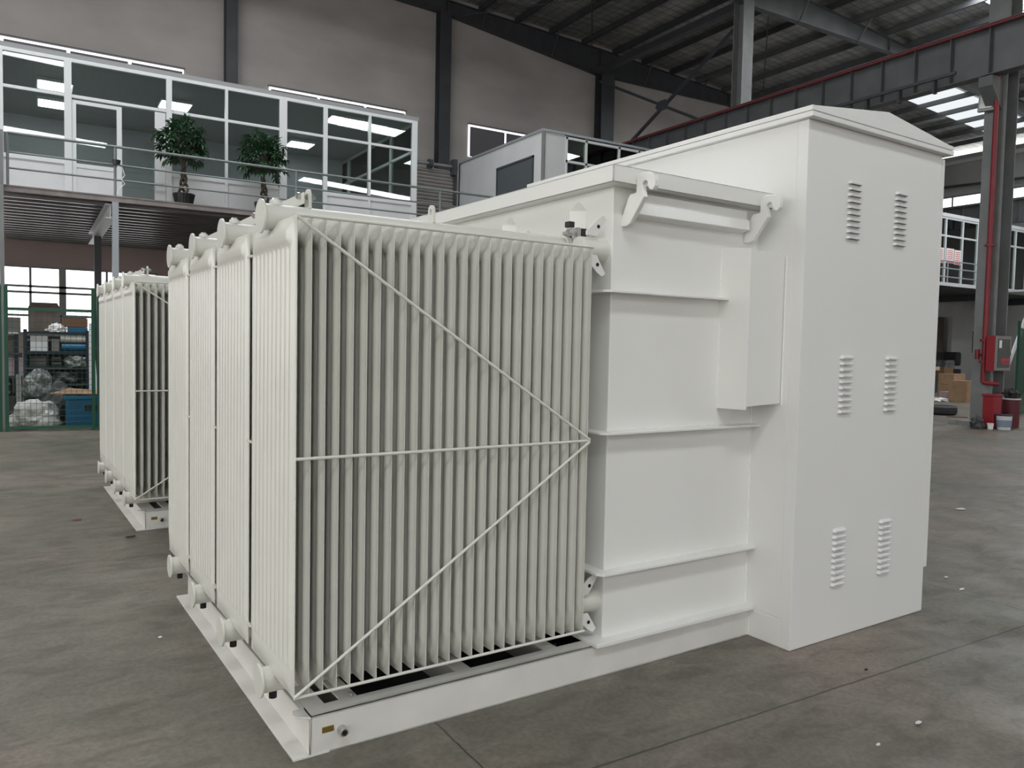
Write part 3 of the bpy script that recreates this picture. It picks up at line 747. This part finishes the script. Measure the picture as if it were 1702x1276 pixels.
for x in (10.70, 11.32, 12.4, 13.08, 14.2, 15.3, 16.45): b.box(x-.03, 13.57, 5.0, x+.03, 13.65, 6.9)
b.obj('window_frame', ALU, t)
for a, c in ((10.73, 11.29), (11.35, 12.37), (12.43, 13.05), (13.11, 14.17), (14.23, 15.27), (15.33, 16.42)):
    B(a, 13.605, 6.31, c, 13.615, 6.83).obj('pane', GLASS, t); B(a, 13.605, 5.08, c, 13.615, 6.25).obj('pane', GLASS, t)

# ---------------- potted trees
def ptree(x, y, z, H, R, label, seed, tilt):
    random.seed(seed)
    t = thing('potted_tree', label, 'potted plant', (x, y, z))
    b = MB(); b.cyl((x, y, z), (x, y, z+.27), .15, 24, prof=[(0, .15), (.05, .16), (.9, .20), (.9, .215), (1, .215)]); pot = b.obj('pot', POT, t)
    b = MB()
    for k in range(24):
        a = 2*PI*k/24; b.cyl((x+.155*math.cos(a), y+.155*math.sin(a), z+.01), (x+.205*math.cos(a), y+.205*math.sin(a), z+.25), .008, 5)
    b.obj('pot_rib', POT, pot)
    b = MB(); b.cyl((x, y, z+.22), (x, y, z+.24), .19, 20); b.obj('soil', BARK, pot)
    top = z+.27+H*.55
    b = MB()
    for k in range(3):
        pts = []
        for i in range(17):
            f = i/16; a = 2*PI*(k/3+f*1.3); r = .09*(1-f)**2+.022
            pts.append((x+r*math.cos(a)+tilt*f*f, y+r*math.sin(a), z+.22+(top-z-.2)*f))
        b.tube(pts, .028, 7)
    b.obj('trunk', BARK, t, 0, True)
    cx, cz = x+tilt, top+R*.55
    stems = MB(); fol = MB()
    for k in range(150):
        u = random.uniform(-.75, 1); a = random.uniform(0, 2*PI); rr = R*random.uniform(.45, 1.0)
        s = math.sqrt(max(0, 1-u*u))
        P = Vector((cx+rr*s*math.cos(a), y+rr*s*math.sin(a)*.8, cz+rr*u*1.0+.05))
        if k < 40: stems.tube([(cx, y, top-.05), tuple(Vector((cx, y, top)).lerp(P, .5)+Vector((0, 0, .06))), tuple(P)], .006, 5)
        out = (P-Vector((cx, y, cz-.1))).normalized()
        ax = (out+Vector((0, 0, -.35))).normalized(); sd = ax.cross(Vector((0, 0, 1)))
        if sd.length < .1: sd = Vector((1, 0, 0))
        sd.normalize()
        for q in range(6):
            ang = (q-2.5)*.62
            d = (ax*math.cos(ang)+sd*math.sin(ang)); d.z -= .35+random.uniform(-.2, .3); d.normalize()
            w = d.cross(Vector((0, 0, 1)))
            if w.length < .05: w = Vector((1, 0, 0))
            w.normalize(); Lf = random.uniform(.13, .21); nn = w.cross(d)*.012
            c0 = P; m1 = P+d*Lf*.5+nn; tip = P+d*Lf+Vector((0, 0, -.03))
            v = [fol.bm.verts.new(p) for p in (c0, c0+d*Lf*.3+w*.022, m1+w*.028, c0+d*Lf*.8+w*.016, tip, c0+d*Lf*.8-w*.016, m1-w*.028, c0+d*Lf*.3-w*.022)]
            fol.bm.faces.new(v)
    fo = fol.obj('foliage', LEAF, t)
    stems.obj('branches', BARK, t)
    return t
ptree(1.80, 14.45, ZD, 1.25, .50, 'leafy potted money tree in a black ribbed pot, left of the two on the mezzanine', 5, -.02)
ptree(3.42, 14.45, ZD, 1.10, .52, 'second potted money tree, standing just right behind the mezzanine railing, pot hidden', 9, -.05)

# ================================================================== left storage corner
def crumple(name, cx, cy, z0, rx, ry_, rz, m, seed, parent=None, amp=.28, cut=True):
    bm = bmesh.new(); bmesh.ops.create_icosphere(bm, subdivisions=4, radius=1)
    for v in bm.verts:
        n = noise.noise(v.co*2.1+Vector((seed, 0, 0)))*amp+noise.noise(v.co*5+Vector((0, seed, 0)))*amp*.45
        c = v.co*(1+n); c.z = max(c.z, -.55) if cut else c.z
        v.co = Vector((cx+c.x*rx, cy+c.y*ry_, z0+(c.z+.55)*rz))
    mb = MB(); mb.bm.free(); mb.bm = bm
    o = mb.obj(name, m, parent, 0, False)
    return o
def fence(label, p0, p1, h, group=None, posth=None, mesh_m=None):
    p0 = Vector((*p0, 0)); p1 = Vector((*p1, 0)); d = (p1-p0); L = d.length; d.normalize()
    t = thing('wire_mesh_fence', label, 'fence', tuple(p0), 0, group)
    for p in (p0, p1): B(p.x-.028, p.y-.028, 0, p.x+.028, p.y+.028, posth or h+.3).obj('post', GREEN, t)
    for z in (.06, h): MB().bar(p0+Vector((0, 0, z)), p1+Vector((0, 0, z)), .045, .05).obj('frame_bar', GREEN, t)
    m = MB(); s = .085
    while s < L: q = p0+d*s; m.bar(q+Vector((0, 0, .06)), q+Vector((0, 0, h)), .006, .006, up=(0, 1, .01)); s += .085
    z = .15
    while z < h: m.bar(p0+Vector((0, 0, z)), p1+Vector((0, 0, z)), .006, .006); z += .105
    m.obj('wire_mesh', GREEN, t)
    return t
fence('green wire mesh fence panel in front of the cluttered racks at the left', (-1.24, 12.55), (.02, 12.35), 2.04, posth=2.42)
fence('green wire mesh fence panel cut by the left edge of the view', (-2.9, 12.80), (-1.33, 12.58), 2.04, posth=2.42)
fence('green wire mesh fence panel partly hidden behind the rear transformer', (.10, 12.33), (1.9, 12.1), 2.04, posth=2.42)

t = thing('storage_bin', 'blue plastic storage bin on the floor behind the green fence', 'bin', (0, 13.0, 0))
B(-.38, 12.75, 0, .30, 13.3, .52).obj('tub', BLUE, t, .02)
b = B(-.41, 12.72, .50, .33, 13.33, .57); b.obj('rim', BLUE, t, .01)
for z in (.10, .19, .28): B(-.385, 12.735, z, .305, 12.76, z+.03).obj('ridge', BLUE, t)
B(-.10, 12.73, .30, .12, 12.75, .40).obj('handle_slot', BLKP, t)
tag(MB().prism([(-.62, 12.85, .60), (.30, 12.70, .585), (.35, 13.3, .60), (-.30, 13.35, .66)], (0, 0, .012)).obj('cardboard_sheet', CARD), 'flat tan cardboard sheet lying on the blue bin', 'cardboard')
tag(crumple('plastic_sheet', -.83, 13.05, 0, .38, .38, .30, BAGW, 2.3), 'heap of crumpled translucent white plastic sheeting on the floor beside the blue bin', 'plastic sheeting')
tag(crumple('plastic_bag', -.78, 13.55, .52, .24, .2, .30, BAGK, 6.1), 'bulging grey clear plastic bag in front of the racks', 'bag')
tag(crumple('tarpaulin', -.50, 13.55, .10, .36, .2, .42, CLOTH, 9.7), 'dark crumpled tarpaulin heaped behind the white sheeting', 'tarpaulin')
tag(B(-1.12, 13.3, 0, -1.04, 13.38, .92).obj('wooden_stake', GREYB), 'pale upright batten leaning near the left fence post', 'batten')
# racks
t = thing('storage_rack', 'dark steel storage rack crammed with goods behind the green fence', 'rack', (-.4, 14.3, 0))
for x in (-.98, .02):
    for y in (14.0, 14.9): B(x-.03, y-.03, 0, x+.03, y+.03, 1.72).obj('upright', BLUE2, t)
for z in (.30, .72, 1.02, 1.32, 1.68): B(-1.0, 13.96, z-.035, .04, 14.94, z).obj('shelf', STEEL if z < 1.3 else BLUE2, t)
t = thing('storage_rack', 'second steel rack at the far left edge behind the fence post', 'rack', (-1.6, 14.3, 0))
for x in (-2.3, -1.12):
    for y in (14.0, 14.9): B(x-.03, y-.03, 0, x+.03, y+.03, 1.66).obj('upright', BLUE2, t)
for z in (.50, .86, 1.28, 1.66): B(-2.32, 13.96, z-.03, -1.08, 14.94, z).obj('shelf', PANELG if z > 1.6 else STEEL, t)
def cbox(x0, y0, z0, x1, y1, z1, label, m=CARD, flap=False, cat='box', name='cardboard_box', tape=None, group=None):
    t = thing(name, label, cat, ((x0+x1)/2, (y0+y1)/2, z0), 0, group)
    B(x0, y0, z0, x1, y1, z1).obj('body', m, t, .004)
    xm = (x0+x1)/2
    B(x0, (y0+y1)/2-.025, z1, x1, (y0+y1)/2+.025, z1+.002).obj('tape', CARD2 if m is not CARD2 else CARD, t)
    if flap: MB().prism([(x0, y0, z1), (x1, y0, z1), (x1-.05, y0-.06, z1+.09), (x0+.05, y0-.06, z1+.09)], (0, .005, .003)).obj('flap', m, t)
    return t
cbox(-.93, 14.0, 1.68, -.42, 14.6, 2.12, 'large brown carton with angled flaps on top of the crammed rack', CARD2, True)
cbox(-.40, 14.0, 1.78, .03, 14.5, 1.94, 'reddish-brown flat carton at the right end of the rack top', mat('red_brown_card', (.15, .075, .045), .8))
cbox(-.30, 14.0, 1.68, .03, 14.5, 1.775, 'blue flat case under the reddish-brown carton', BLUE)
cbox(-.38, 14.05, 1.945, .02, 14.4, 2.0, 'grey-green flat case topping the reddish-brown carton', DOORG)
cbox(-1.36, 14.0, 1.66, -1.05, 14.4, 1.93, 'grey-brown carton on top of the left-edge rack', mat('grey_card', (.16, .15, .135), .8))
cbox(-1.42, 14.0, 1.28, -1.12, 14.5, 1.60, 'dark brown carton on the upper shelf of the left-edge rack', CARD2)
cbox(-1.30, 14.0, .865, -.99, 14.4, 1.20, 'pinkish carton on the middle shelf of the left-edge rack', PINKC)
cbox(-.90, 14.0, 1.32, -.62, 14.4, 1.60, 'grey machine casing on the upper shelf of the crammed rack', PANELG, cat='casing', name='machine_casing')
tag(crumple('white_cloth', -.50, 14.0, 1.68, .15, .1, .10, WHITE, 3.1, amp=.5), 'small crumpled white cloths on the rack top beside the large carton', 'cloth')
tag(MB().cyl((-.42, 14.05, 1.56), (.02, 14.05, 1.56), .075, 14).obj('plastic_roll', BAGW, smooth=True), 'white plastic roll lying on the right of the upper shelf', 'roll')
tag(MB().cyl((-.40, 14.05, 1.40), (.02, 14.05, 1.40), .075, 14).obj('fabric_roll', BLUE, smooth=True), 'blue roll lying below the white plastic roll', 'roll')
tag(crumple('grey_bag', -.15, 14.1, 1.02, .2, .2, .16, BAGK, 1.1), 'glossy grey bag on the shelf under the blue roll', 'bag')
tag(crumple('dark_bag', -.34, 14.15, .72, .22, .2, .17, CLOTH, 4.4), 'dark bag squeezed on the lower middle shelf of the rack', 'bag')
tag(MB().prism([(.03, 13.7, 0), (.22, 13.7, 0), (.10, 13.9, 1.85), (.04, 13.9, 1.85)], (0, .02, 0)).obj('leaning_board', PANELG), 'pale narrow board leaning beside the right end of the rack', 'board')

# goods stowed behind and between the racks
random.seed(12)
def goods(x0, y0, z0, x1, y1, z1, m, label, name='crate', cat='crate'):
    t = thing(name, label, cat, ((x0+x1)/2, (y0+y1)/2, z0))
    B(x0, y0, z0, x1, y1, z1).obj('body', m, t, .008)
    B(x0+.02, y0-.012, z1-.10, x1-.02, y0, z1-.06).obj('batten', DECKM, t); B(x0+.02, y0-.012, z0+.05, x1-.02, y0, z0+.09).obj('batten', DECKM, t)
goods(-2.6, 15.6, 0, -1.05, 16.6, 1.25, CARD2, 'dark brown crate standing behind the left-edge rack')
goods(-1.0, 15.7, 0, .1, 16.7, 1.60, BLACK, 'black crate standing behind the crammed rack')
goods(.15, 15.6, 0, 1.5, 16.6, 1.45, CARD2, 'dark brown crate behind the leaning pale board')
goods(-.95, 14.05, .755-.035, -.62, 14.7, .97, CARD2, 'small brown crate at the left end of the lower middle shelf')
goods(-.58, 14.3, 1.02, -.38, 14.8, 1.27, BLACK, 'black case in the middle of the shelf below the grey machine casing')
goods(-.92, 14.2, 1.02, -.64, 14.8, 1.24, DOORG, 'dark grey case at the left of the shelf below the grey machine casing')
goods(-.95, 14.1, .30, -.1, 14.8, .62, BLACK, 'long black crate on the lowest shelf of the crammed rack')
goods(-.56, 14.0, 1.32, -.44, 14.6, 1.55, STEELG, 'slim grey case beside the machine casing on the upper shelf')
goods(-1.9, 14.0, .50, -1.2, 14.7, .80, BLACK, 'black crate low on the left-edge rack')
# ================================================================== far right corner (bay 2)
t = thing('mezzanine_deck', 'far mezzanine deck with pale edge seen between the cabinet and the grey column', 'mezzanine', (31, YD, 0))
B(22, YD, 4.17, 38.4, YD+.05, 4.30).obj('edge_channel', PANELG, t); B(22, YD+.05, 4.18, 38.4, 17.5, 4.28).obj('deck_plate', STEEL, t)
for x in (24, 28, 33.5, 37.5): B(x, YD+.3, 3.9, x+.15, 17.4, 4.18).obj('cross_beam', STEEL, t)
for x in (26, 36.5): B(x-.06, YD+.1, 0, x+.06, YD+.22, 4.17).obj('support_post', STEELG, t)
t = thing('railing', 'grey tube railing on the far mezzanine beyond the cabinet', 'railing', (30, YD, 4.28))
for z in (5.11, 4.83, 4.51): MB().cyl((22, YD+.03, z), (32.1, YD+.03, z), .025, 8).obj('rail_bar', POSTG, t)
for x in (24, 26.3, 28.6, 30.9, 32.1): MB().cyl((x, YD+.03, 4.28), (x, YD+.03, 5.11), .025, 8).obj('rail_post', POSTG, t)
t = thing('stair_landing', 'grey railed stair landing at the right edge beyond the big column', 'staircase', (33.5, 13, 3.9))
B(32.1, 12.9, 4.10, 36.5, YD, 4.18).obj('landing', PANELG, t)
for z in (5.12, 4.82, 4.50): MB().cyl((32.1, 12.9, z), (36.5, 12.9, z), .022, 8).obj('rail_bar', POSTG, t)
for x in (32.1, 32.75, 33.8, 35): MB().cyl((x, 12.9, 4.18), (x, 12.9, 5.12), .022, 8).obj('rail_post', POSTG, t)
MB().bar((33.2, 13.0, 4.1), (31.4, 13.0, 1.2), .06, .16).obj('stringer', PANELG, t)
t = thing('office_partition', 'far glazed office front with white frame beyond the big grey column', 'glass partition', (31, YG, 4.28))
b = MB(); b.box(22, YG-.04, 7.0, 38.4, YG+.04, 7.08); b.box(22, YG-.03, 6.30, 38.4, YG+.03, 6.37); b.box(22, YG-.04, 4.28, 38.4, YG+.04, 4.34)
xs2 = [22, 23.1, 24.2, 25.3, 26.4, 27.5, 28.6, 29.3, 30.36, 31.58, 32.7, 33.6, 34.62, 35.75, 36.9, 38.3]
for x in xs2: b.box(x-.045, YG-.045, 4.28, x+.045, YG+.045, 7.05)
b.obj('frame', ALU, t)
for a, c in zip(xs2, xs2[1:]): B(a+.05, YG-.005, 4.34, c-.05, YG+.005, 6.30).obj('pane', GLASS, t); B(a+.05, YG-.005, 6.37, c-.05, YG+.005, 7.0).obj('pane', GLASS, t)
tag(B(22, YG-.06, 7.08, 38.4, 17.6, 7.22).obj('office_roof', PANEL), 'pale roof slab over the far glazed office', 'roof')
tag(B(22, 17.4, 4.28, 38.4, 17.5, 7.08).obj('office_rear_wall', PANELG), 'grey rear wall inside the far glazed office', 'wall panel')
for i, (a, c, z0, z1, l) in enumerate(((29.83, 30.28, 5.24, 5.84, 'white poster with red marks, leftmost in the far office window'), (30.46, 31.0, 5.27, 5.85, 'white poster with red marks, middle one in the far office window'), (31.04, 31.52, 5.24, 5.82, 'white poster with red marks, rightmost beside the mullion of the far office window'))):
    t = thing('poster', l, 'poster', ((a+c)/2, YG-.03, z0), 0, 'posters in the far office window')
    B(a, YG-.030, z0, c, YG-.024, z1).obj('sheet', WHITE, t)
    m = MB(); m.box(a+.03, YG-.034, z0+.02, c-.03, YG-.031, z0+.07)
    for k in range(5): m.box(a+.06+.02*(k % 2), YG-.034, z1-.10-k*.08, c-.08, YG-.031, z1-.075-k*.08)
    m.obj('red_marks', REDINK, t)
# lower wall of the far bay
b = MB(); b.box(22, 17.5, 0, 34.0, 17.7, 4.18); b.box(34.0, 17.5, 3.3, 35.45, 17.7, 4.18); b.box(35.45, 17.5, 0, XW, 17.7, 4.18)
struct(b.obj('wall_far_lower', PALE))
B_ = B(34.0, 17.9, 1.7, 35.45, 17.95, 3.3).obj('door_2', CARD2); struct(B_)
tag(B(34.02, 17.75, 0, 35.4, 17.85, 1.7).obj('stacked_parts', BLACK), 'dark stacked goods inside the doorway under the far mezzanine', 'goods')
t = thing('black_machine', 'black machine with pale top standing by the far doorway', 'machine', (33.2, 16.6, 0))
B(32.8, 16.3, .1, 34.2, 17.0, .95).obj('body', BLACK, t, .05); B(32.9, 16.25, .95, 33.6, 16.9, 1.35).obj('cover', BAGK, t, .05); B(33.6, 16.2, 1.1, 34.0, 16.8, 1.7).obj('hood', BLACK, t, .08)
MB().cyl((33.1, 16.4, 0), (33.1, 16.4, .12), .08, 12).obj('foot', BLACK, t); MB().cyl((33.9, 16.4, 0), (33.9, 16.4, .12), .08, 12).obj('foot', BLACK, t)
# clerestory of the far wall
w = struct(B(XW-.03, -5, 9.15, XW-.01, 21.5, 9.62).obj('window_5', WINE)); b = MB()
for k in range(9): b.box(XW-.06, k*2.5, 9.15, XW-.03, k*2.5+.08, 9.62)
b.box(XW-.07, -5, 9.6, XW, 21.5, 9.68); b.obj('window_frame', GREYB, w)
tag(MB().bar((XW-.2, 21.5, 10.2), (XW-.2, 15.2, 9.95), .12, .12).obj('wall_brace', STEEL), 'dark strut on the far side wall above the clerestory window', 'brace')
tag(MB().bar((XW-.2, 14.2, 10.3), (XW-.2, 9.6, 11.05), .12, .12).obj('wall_brace', STEEL), 'dark diagonal strut high on the far side wall right of the big column', 'brace')
tag(B(XW-.25, -5, 11.25, XW, 21.8, 11.42).obj('eaves_gutter', PANEL), 'white gutter line along the far side wall under the roof', 'gutter')

# loose things near the grey column
def bin_(x, y, w, d, h, m, label, name='bin'):
    t = thing(name, label, 'bin', (x, y, 0))
    MB().prism([(x-w*.44, y-d/2, 0), (x+w*.44, y-d/2, 0), (x+w/2, y-d/2, h), (x-w/2, y-d/2, h)], (0, d, 0)).obj('tub', m, t, .015)
    B(x-w/2-.02, y-d/2-.02, h, x+w/2+.02, y+d/2+.02, h+.05).obj('lid', m, t, .01)
    return t
bin_(17.05, 6.22, .34, .24, .70, REDB, 'red box on the floor at the foot of the big grey column')
t = thing('drum', 'dark drum with grey cover under the hose cabinet', 'drum', (17.75, 6.17, 0))
MB().cyl((17.75, 6.17, 0), (17.75, 6.17, .62), .17, 24).obj('body', mat('maroon', (.10, .012, .02), .5), t, 0, True); MB().cyl((17.75, 6.17, .62), (17.75, 6.17, .65), .185, 24).obj('lid', PANELG, t)
tag(crumple('dark_rag', 17.75, 6.17, .652, .17, .15, .12, BLACK, 8.2, amp=.5), 'dark crumpled cloth lying on top of the drum', 'cloth')
t = thing('paint_bucket', 'white paint bucket with blue label on the floor in front of the red box', 'bucket', (17.0, 5.93, 0))
MB().cyl((17.0, 5.93, 0), (17.0, 5.93, .30), .125, 24, r2=.15).obj('pail', PANEL, t, 0, True); MB().cyl((17.0, 5.93, .06), (17.0, 5.93, .21), .135, 24, r2=.148).obj('label_band', mat('grey_blue', (.22, .27, .36), .5), t, 0, True)
MB().cyl((17.0, 5.93, .30), (17.0, 5.93, .325), .157, 24).obj('lid', BLUE2, t)
tag(MB().cyl((16.78, 6.10, 0), (16.78, 6.10, .13), .055, 16, r2=.07).obj('cup', WHITE), 'small white tub on the floor left of the paint bucket', 'tub')
tag(crumple('rag_bundle', 16.60, 6.28, 0, .16, .12, .17, CLOTH, 3.9, amp=.4), 'grey rag bundle on the floor left of the red box', 'rag')
# tyre lying flat
t = thing('tyre', 'black rubber tyre lying flat on the floor just right of the cabinet', 'tyre', (19.75, 8.9, 0))
prof = []
bm = MB(); n = 36; sec = [(.20, .04), (.20, .20), (.24, .235), (.34, .24), (.39, .20), (.40, .12), (.39, .04), (.34, .0), (.24, .005)]
rings = [[bm.bm.verts.new((19.75+r*math.cos(2*PI*i/n), 8.9+r*math.sin(2*PI*i/n), z)) for r, z in sec] for i in range(n)]
for i in range(n):
    a, c = rings[i], rings[(i+1) % n]
    for j in range(len(sec)): bm.bm.faces.new([a[j], c[j], c[(j+1) % len(sec)], a[(j+1) % len(sec)]])
bm.obj('tread', BLACK, t, 0, True); MB().cyl((19.75, 8.9, .05), (19.75, 8.9, .09), .20, 20).obj('hub_disc', DKMET, t)
tag(MB().cyl((19.3, 8.2, 0), (19.3, 8.2, .012), .25, 24).obj('drain_cover', mat('rusty_iron', (.10, .05, .03), .8)), 'round rusty drain cover in the floor near the grey column', 'drain cover')
cbox(28.75, 13.6, 0, 29.6, 14.2, .46, 'lower cardboard carton of the near stack beyond the cabinet edge')
cbox(28.78, 13.6, .465, 29.55, 14.2, .86, 'upper cardboard carton of the near stack beyond the cabinet edge')
cbox(28.9, 14.8, 0, 29.6, 15.3, .95, 'tall cardboard carton behind the near stack under the far mezzanine')
cbox(29.0, 14.8, .955, 29.9, 15.2, 1.10, 'flat pale carton lying on the tall carton', mat('pale_card', (.5, .38, .27), .8))
cbox(31.6, 15.6, 0, 32.3, 16.1, 1.05, 'carton standing at the back beside the grey column under the mezzanine')
cbox(26.1, 12.3, 0, 26.6, 12.6, .30, 'low carton on the floor just right of the red hose cabinet', PINKC)
cbox(25.6, 11.4, .0, 26.4, 12.0, .72, 'tan carton under the hose cabinet right of the grey column')
cbox(30.6, 15.6, 0, 31.1, 16.0, .5, 'blue crate on the floor next to the cartons at the cabinet edge', BLUE, cat='crate', name='crate')
tag(crumple('white_scrap', 25.5, 12.2, 0, .3, .2, .07, WHITE, 5.5, amp=.6), 'white scrap heap on the floor between the tyre and the cartons', 'scrap')
fence('green wire mesh fence panel at the right edge beyond the hose cabinet', (21.10, 7.69), (23.1, 8.35), 2.3, posth=2.5)
t = thing('notice_board', 'small grey notice board on the far wall by the right fence', 'sign', (41, 17.5, 1))
tag(t, None); B(37.2, 17.45, 1.7, 37.8, 17.5, 2.7).obj('board', DOORG, t); B(37.25, 17.44, 1.75, 37.75, 17.45, 2.65).obj('board_face', mat('blue_grey', (.2, .25, .32), .5), t)
t.location = (37.5, 17.5, 1.7)
for k in kids(t):
    for v in k.data.vertices: v.co -= Vector((37.5-41, 0, .7))

# litter on the floor
random.seed(21)
def scrap(x, y, s, label, m=WHITE, a=0., asp=.5):
    pts = [(x+s*math.cos(a+q)*(1 if i % 2 else .85), y+s*asp*math.sin(a+q)*1.2, .003) for i, q in enumerate((0.3, 1.2, 2.6, 3.6, 5.2))]
    b = MB().prism(pts, (0, 0, .006))
    for v in b.bm.verts: v.co.z += .5*s*noise.noise(v.co*9)*.3+.004
    tag(b.obj('paper_scrap', m), label, 'litter', 'scraps on the floor')
scrap(7.27, 1.51, .07, 'white paper scrap on the floor well right of the cabinet')
scrap(4.48, -.03, .035, 'tiny white scrap on the floor joint just right of the cabinet', a=.5, asp=.25)
scrap(4.66, .18, .018, 'speck of white paint just beyond the floor joint right of the cabinet')
scrap(2.35, -1.01, .022, 'small white chip on the floor at the lower right, nearest the camera', a=2, asp=.3)
scrap(2.02, -1.04, .014, 'tiny pale flake left of the small white chip at lower right', asp=.3)
scrap(2.66, -.55, .012, 'dark pebble-like speck on the floor ahead of the cabinet front', BLACK)
scrap(-.23, 3.99, .05, 'dark flat fleck on the floor left of the rear transformer base', BLACK, .3, .3)
scrap(-.57, 4.84, .05, 'reddish sliver on the floor left of the rear transformer', mat('rust_red', (.25, .06, .04), .7), .4, .25)
scrap(-.33, 1.57, .012, 'white speck on the floor left of the front radiators')

# ================================================================== light, world, camera
w = bpy.data.worlds.new('World'); sc.world = w; w.use_nodes = True
bg = w.node_tree.nodes['Background']; bg.inputs['Color'].default_value = (1.0, .99, .96, 1); bg.inputs['Strength'].default_value = 2.1

cam = bpy.data.cameras.new('Camera'); co = bpy.data.objects.new('Camera', cam); col.objects.link(co)
rx, ryy, rz = CAMR = (1.5218, .0201, -.5859+R2)
M = Matrix.Rotation(rz, 4, 'Z') @ Matrix.Rotation(rx, 4, 'X') @ Matrix.Rotation(ryy, 4, 'Z')
co.matrix_world = Matrix.Translation((-.90992, -2.90487, 1.6)) @ M
cam.sensor_width = 36; cam.lens = 1305.63/1702*36; cam.clip_start = .05; cam.clip_end = 200
sc.camera = co
for o in bpy.data.objects:
    if '_world' in o: del o['_world']
sc.view_settings.view_transform = 'Standard'; sc.view_settings.look = 'None'; sc.view_settings.gamma = 1
sc.view_settings.exposure = 0.34
sc.view_settings.use_curve_mapping = False
sc.cycles.max_bounces = 8; sc.cycles.diffuse_bounces = 4; sc.cycles.glossy_bounces = 4; sc.cycles.transparent_max_bounces = 12
sc.cycles.use_denoising = True
sc.cycles.sample_clamp_indirect = 6
